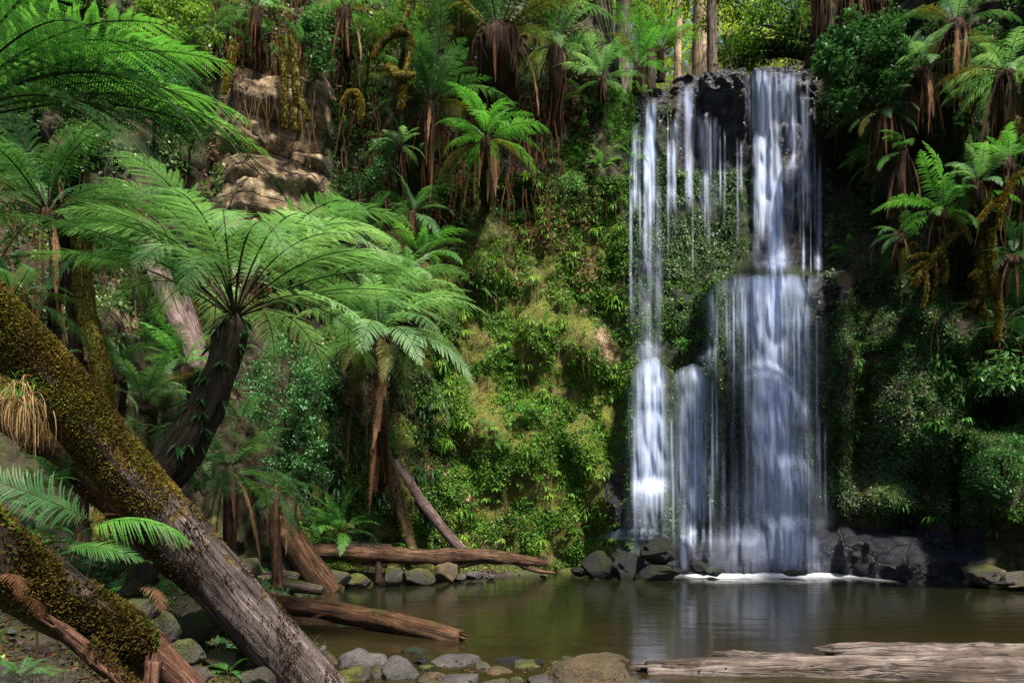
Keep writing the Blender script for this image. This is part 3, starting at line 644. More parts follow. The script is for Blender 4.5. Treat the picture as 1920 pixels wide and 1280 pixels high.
def shrub(px, py, rx, ry, n, size, label, off=.8, Y=None, mat='shrub', seed=0, depth=.6, branches=9, name='leafy_shrub', cat='shrub', clumps=60, aspect=.5, group=None, root_dy=None, wood='bark_dark', crad=.24):
    rng = np.random.RandomState(seed + int(px)); c = P(px, py, Y) if Y else at(px, py, off); Y = c.y; k = Y / F
    rx, ry, dp = rx * k, ry * k, rx * k * depth
    g0 = ground_z(c.x, c.y); B = hit(px, py + ry / k * .7)[0]; B = Vector((B.x, B.y + .1, B.z - .1))
    if c.z - ry < g0 + 1.6: B = Vector((c.x, c.y + .3, g0 - .1))
    elif B.y - c.y > 6 or B.y > 23: B = c + Vector((0, .5, -ry))
    root = empty(name, B, label, cat, group); b0 = (c - B) + Vector((0, .15, -ry * .8)); cc = c - B; cs = []
    while len(cs) < clumps:
        v = rng.uniform(-1, 1, 3)
        if np.linalg.norm(v) < 1 and np.linalg.norm(v) > .25: cs.append(cc + Vector((v[0] * rx, v[1] * dp, v[2] * ry)))
    m = MB(); tube_into(m, [(Vector((0, 0, 0)), .03 + .012 * ry), (b0 * .5 + Vector((0, 0, -.05)), .026 + .01 * ry), (b0, .02 + .01 * ry)], seg=7, rough=.1, n=12)
    for i in range(branches):
        e = cs[i * 3 % len(cs)]; mid = b0.lerp(e, .5) + Vector(rng.uniform(-.15, .15, 3)) * ry
        tube_into(m, [(b0, .018 + .01 * ry), (mid, .012 + .005 * ry), (e, .004)], seg=5, rough=.1, n=9, seed=i)
        for q in range(3):
            e2 = cs[(i * 3 + q + 1) % len(cs)]; tube_into(m, [(mid, .01), (mid.lerp(e2, .5) + Vector((0, 0, .04)), .007), (e2, .003)], seg=4, rough=.1, n=7, seed=i + q)
    m.build('branches', M[wood], root, smooth=True)
    m = MB(); leaf_cloud_into(m, cs, max(rx, ry) * crad, n, size, rng, aspect=aspect); m.build('leaves', M[mat], root)
    return root

# strap ferns: tufts of narrow hanging leaves
def strap_mesh(seed, n, L, W, mat, hang=1.0, lobes=False):
    rng = np.random.RandomState(seed); m = MB()
    for i in range(n):
        az = rng.uniform(-1.6, 1.6) - np.pi / 2; l = L * rng.uniform(.6, 1.15); K = 8; t = np.linspace(0, 1, K)
        el = np.radians(rng.uniform(10, 60) - (60 + 55 * hang) * t)
        h = np.cumsum(np.cos(el)) / K * l; z = np.cumsum(np.sin(el)) / K * l
        p = np.stack([np.cos(az) * h, np.sin(az) * h, z], -1); sd_ = np.array([-np.sin(az), np.cos(az), rng.uniform(-.4, .4)])
        if lobes:
            for j in range(1, K):
                for sg in (-1, 1):
                    q = p[j]; ll = W * 2.6 * (1 - .6 * t[j]); d = sd_ * sg + (p[j] - p[j - 1]) / np.linalg.norm(p[j] - p[j - 1]) * .7; d /= np.linalg.norm(d)
                    e = np.cross(d, [0, 0, 1]); e /= max(1e-6, np.linalg.norm(e)); tw = (p[j] - p[j - 1]) * .42
                    m.add([q - tw, q + d * ll * .5 - tw, q + d * ll - np.array([0, 0, .2 * ll]), q + d * ll * .5 + tw], [[0, 1, 2, 3]])
        wd = (W * (.35 if lobes else 1) * np.sin(np.pi * (0.12 + .86 * t)) ** .7)[:, None]
        v = np.stack([p - sd_ * wd, p + sd_ * wd], 1).reshape(-1, 3); ix = np.arange(K * 2).reshape(K, 2)
        m.add(v, np.stack([ix[:-1, 0], ix[:-1, 1], ix[1:, 1], ix[1:, 0]], -1))
    return m.mesh('strap_fern', M[mat])
STRAP = {mat: [strap_mesh(s, 9 + s % 3 * 3, .36 + .07 * (s % 3), .016 + .004 * (s % 2), mat, 1.0, s % 2 == 1) for s in range(6)] for mat in ('strap', 'fern_bright', 'herb_grey', 'fern_dark')}

# small ground / wall ferns: one mesh each, shared
def rosette_mesh(style, seed, n=9, elw=(0, 2, 3, 2, 1, 0)):
    rng = Rng(seed); m = MB(); cls = [k for k, wt in enumerate(elw) for _ in range(wt)]
    for i in range(n):
        k = rng.choice(cls); a, b = ELV[k]; az = R(i * 360 / n + rng.uniform(-18, 18)); s = rng.uniform(.7, 1.1)
        M4 = np.array(Matrix.Rotation(az, 4, 'Z') @ Matrix.Rotation(R(rng.uniform(-12, 12)), 4, 'X')); M4[:3, :3] *= s
        frond_into(m, e0=a, e1=b, npin=17, W=.16, npl=6, seed=seed * 50 + i, M4=M4, curl=rng.uniform(-18, 18), stemr=.007)
    return m.mesh('small_fern', [M[style], M['stipe']])
ROS = {st: [rosette_mesh(st, s + 11) for s in range(3)] for st in ('fern', 'fern_bright', 'fern_pale', 'fern_dark')}

# ---------------------------------------------------------------- cover on the cliff
def scatter_cliff(n, zone, size, mat, seed, clump=1.2, thr=0.0, name='wall_herbs', aspect=.7, out=.5, exclude=None, label=None, cat=None):
    """n little leaves on the rock inside `zone` (px0, px1, py0, py1), denser where a noise field is high"""
    rs = np.random.RandomState(seed); pts = []; nr = []; tries = 0
    while len(pts) < n and tries < n * 6:
        tries += 1
        px = rs.uniform(zone[0], zone[1]); py = rs.uniform(zone[2], zone[3])
        if exclude and exclude(px, py): continue
        if nz(px * .02 / clump + seed, py * .02 / clump, seed * 1.7) + .45 * nz(px * .07, py * .07, seed) < thr: continue
        loc, nm_ = hit(px, py)
        if loc.z < .15 or loc.y > 25: continue
        pts.append(loc); nr.append(nm_)
    p = np.array(pts); nn = np.array(nr); k = len(p)
    d = nn * out + rs.normal(0, .55, (k, 3)) + np.array([0, 0, -.45]); d /= np.linalg.norm(d, axis=1)[:, None]
    s = np.cross(d, nn + rs.normal(0, .5, (k, 3))); s /= np.maximum(1e-5, np.linalg.norm(s, axis=1))[:, None]
    l = (size * rs.uniform(.5, 1.4, k))[:, None]; p = p + nn * (rs.uniform(0, size * 1.2, k))[:, None]
    v = np.stack([p, p + d * l * .5 + s * l * aspect * .5, p + d * l, p + d * l * .5 - s * l * aspect * .5], 1).reshape(-1, 3)
    m = MB(); m.add(v, np.arange(len(v)).reshape(-1, 4)); o = m.build(name, M[mat]); return tag(o, label, cat, None, 'stuff')
def moss_on(path, rad_scale, n, mat, parent, seed, size=.03, upmin=-.2, name='moss', trange=(0, 1), thr=-.1):
    """fuzz of moss tufts on the upper side of a stem (path: list of (point, radius))"""
    rs = np.random.RandomState(seed); V = []; k = len(path)
    pts = []
    while len(pts) < n:
        t = rs.uniform(*trange) * (k - 1.001); i = int(t); f = t - i
        p = path[i][0].lerp(path[i + 1][0], f); r = path[i][1] * (1 - f) + path[i + 1][1] * f
        ax = (path[i + 1][0] - path[i][0]).normalized(); th = rs.uniform(0, 2 * np.pi)
        x = ax.cross(Vector((0, 0, 1))).normalized(); y = x.cross(ax)
        nrm = x * math.cos(th) + y * math.sin(th)
        if nrm.z < upmin or nz(p.x * 3 + nrm.x, p.y * 3 + nrm.y + seed, p.z * 3) < thr: 
            if rs.uniform() > .12: continue
        pts.append((p + nrm * r * rad_scale, nrm))
    p = np.array([a for a, _ in pts]); nn = np.array([b for _, b in pts])
    d = nn + rs.normal(0, .6, (n, 3)); d /= np.linalg.norm(d, axis=1)[:, None]
    s = rs.normal(0, 1, (n, 3)); s -= d * (s * d).sum(1)[:, None]; s /= np.linalg.norm(s, axis=1)[:, None]
    l = (size * rs.uniform(.5, 1.4, n))[:, None]
    v = np.stack([p - s * l * .3, p + s * l * .3, p + d * l + s * l * .12, p + d * l - s * l * .12], 1).reshape(-1, 3)
    m = MB(); m.add(v, np.arange(len(v)).reshape(-1, 4)); return m.build(name, M[mat], parent)
def rel(pts, o): return [(Vector(p) - o, r) for p, r in pts]

# ---------------------------------------------------------------- the waterfall
def m_falls():
    b = NB('white water tinted skylight blue'); d = b.attr('dens').outputs['Fac']; pos = b.geo().outputs['Position']
    mp = b.n('ShaderNodeMapping'); mp.inputs['Scale'].default_value = (1, 0.3, 0.035); b.l(pos, mp.inputs[0])
    n1 = b.noise(mp.outputs[0], 11, 5, .65); n2 = b.noise(mp.outputs[0], 42, 3, .7)
    f = b.math('ADD', b.math('MULTIPLY', b.math('SUBTRACT', n1.outputs[0], .5), 1.5), b.math('MULTIPLY', b.math('SUBTRACT', n2.outputs[0], .5), .9))
    a = b.math('MULTIPLY', d, b.math('ADD', 1.0, b.math('MULTIPLY', f, 1.3)), True)
    b.p.inputs['Base Color'].default_value = (0.61, 0.72, 1.0, 1); b.p.inputs['Roughness'].default_value = 0.6  # the skylight's blue is put into the white water's base colour
    b.p.inputs['Specular IOR Level'].default_value = 0.2
    tl = b.n('ShaderNodeBsdfTranslucent'); tl.inputs[0].default_value = (.61, .72, 1, 1)
    m1 = b.n('ShaderNodeMixShader'); m1.inputs[0].default_value = .35; b.l(b.p.outputs[0], m1.inputs[1]); b.l(tl.outputs[0], m1.inputs[2])
    tp = b.n('ShaderNodeBsdfTransparent'); mx = b.n('ShaderNodeMixShader')
    b.l(a, mx.inputs[0]); b.l(tp.outputs[0], mx.inputs[1]); b.l(m1.outputs[0], mx.inputs[2]); b.l(mx.outputs[0], b.out.inputs[0])
    return b.m
M['falls'] = m_falls()
fall_root = empty('waterfall', P(1365, 1075, 18.6), 'white silky waterfall dropping over dark ledges into the brown pool', 'waterfall')
def cliff_front(x, z):
    loc, n_, i, dist = BV.ray_cast(Vector((x, 3.0, z)), Vector((0, 1, 0)))
    return loc.y if loc is not None else 21.0
def sheet(a, b_, dens, seed, arch=0, crest=0.0, soft=1.0, off=.15, top=.08, bot=.45, edge=.42, name='stream'):
    """a: (left, right, py) at the top, b_: the same at the bottom, both traced on the rock face; water slides on the rock,
    falls free below lips, bulges over ledges"""
    nc = max(5, int(max(a[1] - a[0], b_[1] - b_[0]) / 1.5)); nr = max(6, int((b_[2] - a[2]) / 5.5)); V = []; D = []
    wx0 = (b_[1] - b_[0]) / 70
    for i in range(nc + 1):
        u = i / nc; yy = None; t0 = a[2] + arch * abs(2 * u - 1) ** 2.3 + (7 * noise.noise(Vector((u * wx0 * 4, seed, 1.5))) if arch else 0)
        wx = (b_[1] - b_[0]) / 70
        cs = .55 + soft * 1.4 * noise.fractal(Vector((u * wx * 2.4 + seed, seed * 3.1, 0)), .8, 2.2, 4)
        eg = sm(0, edge, u) * sm(1, 1 - edge, u)
        ts = top * (0.5 + noise.noise(Vector((u * 6, seed, 4)))); bs = 1 - bot * (.4 + 1.0 * abs(noise.noise(Vector((u * 9, seed, 9)))))
        PX = []; PY = []; YC = []
        for j in range(nr + 1):
            v = j / nr; py = t0 + (b_[2] - t0) * v
            px = (a[0] * (1 - u) + a[1] * u) * (1 - v) + (b_[0] * (1 - u) + b_[1] * u) * v
            PX.append(px); PY.append(py); YC.append(hit(px, py)[0].y)
        YC = np.minimum(np.array(YC), 21.5); YC[:3] = min(YC[:5].min(), YC[0]); W_ = np.array([YC[max(0, q - 1):q + 5].min() for q in range(len(YC))])      # rounds over a lip before it
        for q in range(1, len(W_)): W_[q] = min(W_[q], W_[q - 1] + .03)
        W_ = np.convolve(np.pad(W_, 2, mode='edge'), [.1, .2, .4, .2, .1], 'valid'); W_ = np.minimum(W_, YC) - off
        for j in range(nr + 1):
            v = j / nr; py = PY[j]; px = PX[j]; yy = W_[j]; step = max(0, W_[j - 1] - yy) if j else 0
            x = (px - HX) / F * yy; z = CZ - (py - HY) / F * yy
            V.append((x, yy, z)); ue = u + .16 * noise.noise(Vector((v * 2.5, seed, 3 + round(u)))) if nc > 12 else u; eg = sm(0, edge, ue) * sm(1, 1 - edge, ue)
            D.append(dens * max(0, cs) * eg * sm(0, .06 + max(0, ts), v) * sm(1.0, bs, v) * (1 + .25 * noise.noise(Vector((x * 2, z * .8, seed)))) + dens * eg * min(.2, step * 1.5) * sm(1.0, .9, v) + crest * .85 * eg * math.exp(-((py - t0 - 16) / 17) ** 2))
    idx = np.arange(len(V)).reshape(nc + 1, nr + 1)
    m = MB(); m.add(V, np.stack([idx[:-1, :-1], idx[1:, :-1], idx[1:, 1:], idx[:-1, 1:]], -1).reshape(-1, 4))
    o = m.build(name, M['falls'], None, smooth=True, attrs=dict(dens=D)); o.parent = fall_root; o.matrix_parent_inverse = Matrix.Translation(-fall_root.location)
    return o
SHEETS = [  # top (left, right, py), bottom (left, right, py), density, seed, arch, crest
    ((1200, 1238, 184), (1188, 1236, 440), .9, 1, 0, 0), ((1207, 1232, 186), (1198, 1230, 360), 1.2, 2, 0, 0), ((1190, 1246, 340), (1184, 1244, 700), .50, 3, 0, 0), ((1183, 1200, 230), (1180, 1196, 420), .6, 31, 0, 0),
    ((1264, 1320, 158), (1264, 1318, 290), .75, 4, 20, 0), ((1278, 1304, 155), (1280, 1302, 400), .85, 5, 0, 0), ((1256, 1274, 225), (1246, 1266, 420), .7, 6, 10, .3), ((1310, 1348, 215), (1308, 1350, 420), .5, 7, 0, 0),
    ((1402, 1446, 127), (1406, 1448, 470), .95, 8, 0, 0), ((1404, 1424, 200), (1408, 1430, 520), .9, 33, 0, 0), ((1432, 1462, 132), (1436, 1482, 540), 1.35, 9, 0, 0), ((1458, 1508, 134), (1466, 1514, 300), .75, 10, 8, .2), ((1403, 1500, 128), (1408, 1505, 240), .5, 11, 0, 0),
    ((1480, 1522, 170), (1492, 1536, 420), .6, 12, 0, 0), ((1518, 1542, 330), (1524, 1544, 520), .8, 13, 0, 0), ((1430, 1486, 330), (1436, 1492, 540), .9, 14, 0, 0), ((1463, 1520, 298), (1458, 1540, 440), .3, 15, 40, .3),
    ((1366, 1534, 514), (1372, 1544, 880), .72, 16, 16, .55), ((1384, 1524, 516), (1384, 1524, 650), .75, 17, 14, .6), ((1330, 1562, 514), (1330, 1556, 640), .22, 18, 8, .25), ((1306, 1340, 545), (1302, 1342, 720), .42, 19, 12, .2), ((1498, 1520, 530), (1500, 1524, 820), .8, 32, 0, .2),
    ((1386, 1520, 720), (1372, 1546, 990), .66, 20, 55, .55), ((1364, 1552, 800), (1358, 1556, 1072), .38, 21, 0, 0), ((1454, 1532, 884), (1444, 1540, 1050), .42, 22, 22, .28),
    ((1180, 1258, 670), (1164, 1266, 985), .62, 23, 36, .65), ((1192, 1244, 674), (1182, 1254, 820), .55, 24, 20, .3), ((1256, 1338, 684), (1252, 1344, 1010), .40, 25, 26, .3), ((1272, 1310, 730), (1268, 1312, 1062), .72, 26, 0, 0),
    ((1300, 1400, 760), (1300, 1400, 1060), .13, 27, 0, 0), ((1120, 1250, 990), (1110, 1250, 1012), .5, 28, 10, .2), ((1264, 1300, 1000), (1262, 1316, 1074), .9, 29, 0, 0), ((1460, 1545, 1000), (1430, 1556, 1074), .5, 30, 20, .2)]
for a_, b_, dn, sd_, ar_, cr_ in SHEETS: sheet(a_, b_, dn, sd_, ar_, cr_)
for k_, (a_, b_, dn) in enumerate([((1340, 1580, 560), (1330, 1580, 1070), .11), ((1150, 1290, 720), (1140, 1300, 1070), .12), ((1330, 1580, 900), (1320, 1590, 1074), .17), ((1250, 1590, 1005), (1230, 1600, 1076), .20), ((1180, 1250, 420), (1176, 1252, 690), .14), ((1376, 1530, 518), (1370, 1544, 800), .34), ((1380, 1526, 735), (1366, 1548, 1060), .32), ((1176, 1262, 684), (1160, 1268, 1000), .32), ((1406, 1486, 140), (1410, 1492, 530), .30)]):
    sheet(a_, b_, dn, 60 + k_, soft=.25, off=.45 + .1 * k_, top=.25, bot=.1, edge=.5, name='spray')
rs = random.Random(12)
STR = [((1180, 1260), (200, 320), (120, 340), 12), ((1262, 1400), (225, 330), (80, 220), 14), ((1480, 1540), (135, 330), (150, 330), 12), ((1318, 1400), (520, 560), (60, 260), 10), ((1366, 1545), (520, 620), (180, 420), 14), ((1366, 1548), (730, 880), (120, 300), 16), ((1168, 1262), (690, 790), (120, 270), 16), ((1255, 1345), (700, 860), (120, 260), 12), ((1300, 1400), (780, 900), (80, 200), 4)]
for (x0, x1), (y0, y1), (l0, l1), n in STR:
    for i in range(n):
        px = rs.uniform(x0, x1); py = rs.uniform(y0, y1); l = min(rs.uniform(l0, l1), 1068 - py); w_ = rs.uniform(2.5, 8)
        sheet((px - w_ / 2, px + w_ / 2, py), (px - w_ * .7 + 1, px + w_ * .7 + 1, py + l), rs.uniform(.25, .75), 100 + i * 3.7 + px * .1, soft=.3, off=.2, top=.15, bot=.5, edge=.5)
# foam where the water lands: a low soft mound of spray on the pool
def m_foam():
    b = NB('foam and spray'); d = b.attr('dens').outputs['Fac']
    n1 = b.noise(b.geo().outputs['Position'], 2.5, 4, .6)
    a = b.math('MULTIPLY', d, b.math('ADD', .55, n1.outputs[0]), True)
    b.p.inputs['Base Color'].default_value = (.84, .9, 1, 1); b.p.inputs['Roughness'].default_value = .8
    tp = b.n('ShaderNodeBsdfTransparent'); mx = b.n('ShaderNodeMixShader')
    b.l(a, mx.inputs[0]); b.l(tp.outputs[0], mx.inputs[1]); b.l(b.p.outputs[0], mx.inputs[2]); b.l(mx.outputs[0], b.out.inputs[0]); return b.m
M['foam'] = m_foam()
m = MB(); V = []; D = []; xs = np.arange(2.6, 12.5, .1); ys = np.arange(17.0, 19.3, .06)
for x in xs:
    c0 = cliff_front(x, .12) - .05; e = sm(3.4, 5.0, x) * sm(9.6, 7.9, x) * (.6 + .4 * sm(4.2, 6.0, x))
    for q in range(24):
        u = q / 23; y = c0 + .1 - 1.5 * u; k = e * (math.exp(-(u / .28) ** 2) + .30 * math.exp(-(u / .6) ** 2)) * sm(1, .8, u)
        V.append((x, y, .010 + .10 * math.exp(-(u / .2) ** 2) * e)); D.append(.85 * k * (.8 + .5 * nz(x * 2.5, y * 2, 1)))
ys = range(24)
idx = np.arange(len(V)).reshape(len(xs), len(ys))
m.add(V, np.stack([idx[:-1, :-1], idx[1:, :-1], idx[1:, 1:], idx[:-1, 1:]], -1).reshape(-1, 4))
o = m.build('foam', M['foam'], None, smooth=True, attrs=dict(dens=D)); o.parent = fall_root; o.matrix_parent_inverse = Matrix.Translation(-fall_root.location)

# ================================================================ things: logs
def log(name, label, pts, mat, cat='log', group=None, seg=16, rough=.05, fib=.12, seed=1, moss=None, dent=0.0, branches=(), splinter=0, flat=1.0):
    """pts: list of (px, py, Y, width in px)"""
    w_ = [(P(a, b, Y), wd / 2 * Y / F) for a, b, Y, wd in pts]
    base = w_[0][0].copy()
    root = empty(name, base, label, cat, group)
    m = MB(); path = tube_into(m, rel(w_, base), seg=seg, rough=rough, fib=fib, seed=seed, dent=dent, flat=flat)
    if splinter:
        rs = random.Random(seed)
        for e, q in ((0, 1), (-1, -2)):
            if splinter == 1 and e == 0: continue
            p, r = path[e]; d = (path[e][0] - path[q][0]).normalized()
            for i in range(12):
                o = Vector((rs.uniform(-1, 1), rs.uniform(-1, 1), rs.uniform(-1, 1))); o -= d * o.dot(d); o = o.normalized() * r * rs.uniform(.3, .92)
                tube_into(m, [(p + o - d * r, r * .22), (p + o + d * r * rs.uniform(.1, .5), r * .14), (p + o + d * r * rs.uniform(.6, 1.6), r * .02)], seg=5, rough=.15, n=6, seed=i)
    m.build('trunk', M[mat], root, smooth=True)
    for br in branches:
        q = [(P(a, b, Y) - base, wd / 2 * Y / F) for a, b, Y, wd in br]
        tube_obj('branch', q, M[mat], root, seg=8, rough=.1, fib=.1, seed=seed + 5)
    for k, mo in enumerate(moss or []):
        moss_on(path, 1.0, mo[0], mo[1], root, seed + k, size=mo[2], upmin=mo[3], trange=mo[4], thr=mo[5] if len(mo) > 5 else -.1)
    return root, path

log('fallen_trunk', 'huge leaning trunk, golden moss above and bare grey wood below, crossing the left side', [(-330, 228, 4.1, 112), (-41, 566, 4.7, 104), (93, 707, 5.0, 104), (241, 892, 5.4, 100), (463, 1147, 6.0, 102), (599, 1298, 6.4, 98), (680, 1390, 6.7, 100)], 'log_giant', 'fallen tree', seg=40, rough=.03, fib=.05, seed=2,
    moss=[(52000, 'moss_gold', .020, -.8, (0, .54), -.5), (18000, 'moss_green', .018, -.6, (0, .5), .08), (14000, 'moss_brown', .024, -.9, (0, .6), -.05), (9000, 'moss_brown', .018, -1, (.48, .98), .2)])
log('fallen_trunk', 'thinner rough mossy log wedged under the huge leaning trunk', [(-120, 610, 5.6, 80), (60, 800, 5.9, 85), (210, 925, 6.2, 74), (330, 1035, 6.5, 80), (430, 1130, 6.8, 70), (520, 1220, 7.1, 60)], 'log_moss', 'fallen tree', seg=20, rough=.10, fib=.15, seed=9,
    moss=[(8000, 'moss_gold', .022, -.2, (0, 1), 0)])
log('rotting_log', 'dark decaying log crusted with yellow brown lichen beside the lower left corner', [(-160, 880, 3.6, 120), (-40, 1010, 3.8, 118), (60, 1092, 4.0, 112), (165, 1155, 4.2, 104), (235, 1192, 4.3, 90), (262, 1215, 4.4, 60)], 'wood_dark', seg=26, rough=.12, fib=.2, seed=4, dent=.2,
    moss=[(26000, 'moss_gold', .026, -.5, (0, 1), -.15), (5000, 'moss_green', .022, -.2, (0, 1), .1)])
log('broken_log', 'broken log end with torn pink and grey wood below the lichen crusted log', [(225, 1190, 4.5, 60), (275, 1225, 4.7, 78), (330, 1268, 4.8, 62), (390, 1330, 4.9, 55)], 'wood_red', seg=18, rough=.2, fib=.4, seed=5, splinter=2, dent=.3)
log('broken_log', 'split plank-like log with orange torn top lying along the bottom left corner', [(100, 1170, 3.9, 34), (160, 1215, 4.0, 46), (235, 1285, 4.1, 40), (280, 1330, 4.1, 34)], 'wood_red', seg=14, rough=.15, fib=.5, seed=6, splinter=2, flat=.6,
    moss=[(1500, 'moss_gold', .018, .1, (.3, 1), .1)])
log('wood_stub', 'short reddish broken stub standing between the torn log ends', [(283, 1300, 4.2, 34), (284, 1265, 4.2, 30), (286, 1238, 4.2, 26)], 'wood_red', seg=12, rough=.15, fib=.5, seed=8, splinter=1)
log('leaning_stump', 'bare brown trunk leaning into the pool at the far bank', [(505, 950, 14.3, 44), (540, 1000, 14.4, 50), (580, 1060, 14.6, 50), (618, 1112, 14.8, 60)], 'wood_brown', 'tree trunk', seg=18, rough=.04, fib=.12, seed=11)
log('bank_log', 'long straight brown log lying level along the far bank of the pool', [(560, 1031, 15.2, 30), (640, 1036, 15.6, 30), (760, 1042, 16.2, 30), (900, 1042, 16.9, 27), (985, 1050, 17.2, 20), (1025, 1056, 17.3, 10)], 'wood_brown', seg=18, rough=.09, fib=.2, seed=12, splinter=1, dent=.15,
    branches=[[(955, 1048, 17.1, 10), (1000, 1068, 17.2, 9), (1040, 1074, 17.2, 5)], [(900, 1052, 16.9, 12), (840, 1062, 16.6, 9), (800, 1048, 16.5, 6)]])
log('bank_log', 'short dark log resting behind the long brown one under a bright fern', [(575, 1030, 16.0, 18), (640, 1024, 16.3, 20), (735, 1028, 16.6, 14)], 'wood_dark', seg=12, rough=.1, seed=13)
log('leaning_pole', 'mossy pole propped nearly upright against the gorge wall', [(715, 830, 17.2, 24), (738, 900, 17.1, 24), (760, 985, 16.8, 20), (776, 1034, 16.6, 18)], 'wood_brown', 'log', seg=12, rough=.06, seed=14, moss=[(1500, 'moss_green', .03, -.2, (0, .8), 0)])
log('leaning_pole', 'grey slanting pole propped against the wall above the long brown log', [(740, 865, 17.4, 22), (780, 925, 17.3, 22), (830, 990, 17.2, 20), (868, 1032, 17.0, 18)], 'log_bare', 'log', seg=12, rough=.05, seed=15)
log('floating_log', 'brown rotten log half sunk in the pool with a broken end toward the stones', [(500, 1128, 11.2, 34), (585, 1140, 10.6, 36), (700, 1160, 9.9, 40), (800, 1182, 9.3, 40), (862, 1198, 9.0, 34)], 'wood_brown', seg=18, rough=.06, fib=.2, seed=16, splinter=1)
log('bank_log', 'dark wet log lying at the water beside the leaning stump', [(470, 1098, 13.4, 26), (540, 1098, 13.2, 26), (605, 1106, 13.2, 18)], 'wood_dark', seg=12, rough=.08, seed=17)
log('bank_log', 'low green-tinged log behind the dark wet one', [(460, 1085, 14.2, 18), (535, 1080, 14.2, 22), (560, 1082, 14.2, 18)], 'wood_dark', seg=12, rough=.08, seed=18)
log('bank_post', 'short rotten post standing in the edge of the pool', [(712, 1092, 15.9, 18), (710, 1070, 15.9, 14), (708, 1052, 15.9, 11)], 'wood_dark', 'post', seg=10, rough=.15, seed=19)
log('driftwood_log', 'big bleached driftwood trunk lying across the lower right corner', [(1212, 1264, 7.3, 50), (1330, 1266, 7.25, 66), (1500, 1268, 7.2, 74), (1700, 1272, 7.1, 84), (1900, 1276, 7.0, 92), (2200, 1284, 6.9, 100)], 'drift', seg=32, rough=.05, fib=.10, seed=20, dent=.25, splinter=2)
log('driftwood_log', 'upper silver limb with a knotted dark stump end resting on the big driftwood trunk', [(1556, 1226, 7.40, 40), (1640, 1228, 7.42, 50), (1760, 1231, 7.44, 54), (1920, 1232, 7.5, 50), (2100, 1240, 7.5, 56)], 'drift', seg=20, rough=.07, fib=.12, seed=21, dent=.2, splinter=2)
log('driftwood_branch', 'ragged flat driftwood piece on the thin end of the bleached trunk', [(1336, 1224, 7.5, 8), (1390, 1226, 7.5, 16), (1440, 1232, 7.45, 22), (1560, 1240, 7.4, 26)], 'drift', 'branch', seg=10, rough=.2, fib=.3, seed=22, splinter=2)

# tree trunk beyond the hero fern, leaning pink-grey trunks
log('slanting_trunk', 'wide pinkish weathered trunk slanting down behind the dark fern crown', [(268, 420, 12.2, 42), (300, 520, 11.9, 40), (345, 620, 11.6, 38), (385, 715, 11.3, 36), (394, 748, 11.2, 34)], 'log_bare', 'tree trunk', seg=18, rough=.04, fib=.2, seed=25)
log('slanting_trunk', 'narrow pinkish trunk slanting beside the wider one', [(345, 560, 12.0, 22), (375, 650, 11.8, 24), (398, 720, 11.6, 22)], 'log_bare', 'tree trunk', seg=12, rough=.04, fib=.2, seed=26)
log('mossy_tree', 'slender upright trunk wrapped in yellow green moss at the left wall', [(150, 380, 8.8, 34), (158, 560, 8.8, 32), (180, 650, 8.7, 32), (196, 740, 8.6, 30), (196, 860, 8.5, 30), (190, 1070, 8.5, 34)], 'mossy_branch', 'tree trunk', seg=16, rough=.12, seed=27, moss=[(9000, 'moss_gold', .022, -1, (0, 1), -1)])
log('dark_trunk', 'thin dark red upright trunk just beside the moss wrapped one', [(130, 420, 9.2, 20), (140, 600, 9.2, 24), (150, 780, 9.1, 22), (155, 1050, 9.1, 26)], 'fibre', 'tree trunk', seg=10, rough=.12, fib=.3, seed=28)

# ================================================================ stones
def stone(px, py, wpx, hpx, label, mat='stone', Y=None, name='stone', cat='rock', seed=0, dy=1.0, lump=.22, facet=.25, sub=4, group=None, rz=0, sink=.25):
    """px, py: middle of the visible stone"""
    p = P(px, py, Y) if Y else ghit(px, py + hpx * .3)
    Y = p.y; s = Y / F; sz = (wpx / 2 * s, wpx / 2 * s * dy, hpx / 2 * s * 1.1)
    c = P(px, py + hpx * .12, Y); me = rock_mesh(name, sz, seed + px * .37, M[mat], sub, lump, facet)
    o = link_mesh(name, me, None, c, (0, 0, rz)); return tag(o, label, cat, group)
g_st = 'stones along the near edge of the pool'
stone(682, 1242, 80, 50, 'rounded pale grey stone with moss on its lower edge beside the leaning trunk foot', Y=7.6, seed=1, facet=.05, group=g_st)
stone(755, 1262, 84, 62, 'smooth blue grey angular stone next to the mossy clump', Y=7.1, seed=2, facet=.4, group=g_st)
stone(775, 1223, 56, 26, 'small dark wet stone alone in the water with fallen leaves on it', 'stone_wet', Y=8.3, seed=3, group=g_st, facet=.1)
stone(858, 1246, 104, 38, 'long grey oval stone at the water line', Y=7.8, seed=4, facet=.05, group=g_st)
stone(668, 1268, 60, 42, 'green mossy stone at the foot of the big leaning trunk', 'stone_moss', Y=7.0, seed=5, group=g_st)
stone(716, 1264, 44, 40, 'small round stone thick with bright moss', 'stone_moss', Y=7.1, seed=6, group=g_st, facet=.05)
stone(812, 1274, 56, 32, 'brownish flat stone below the oval grey one', 'stone_tan', Y=6.9, seed=7, group=g_st)
stone(862, 1277, 78, 40, 'large pale flat stone cut by the bottom edge', 'stone', Y=6.8, seed=8, group=g_st, facet=.4)
stone(928, 1262, 72, 24, 'tan stone with a mossy cap in the middle of the shore', 'stone_tan', Y=7.3, seed=9, group=g_st)
stone(955, 1241, 62, 22, 'low black stone between the oval stone and the moss topped slab', 'stone_wet', Y=7.8, seed=10, group=g_st)
stone(990, 1250, 76, 34, 'grey slab with green moss on its top', 'stone_moss', Y=7.6, seed=11, facet=.4, group=g_st)
stone(1050, 1250, 56, 24, 'dark flat stone left of the great tan boulder', 'stone_dark', Y=7.6, seed=12, facet=.4, group=g_st)
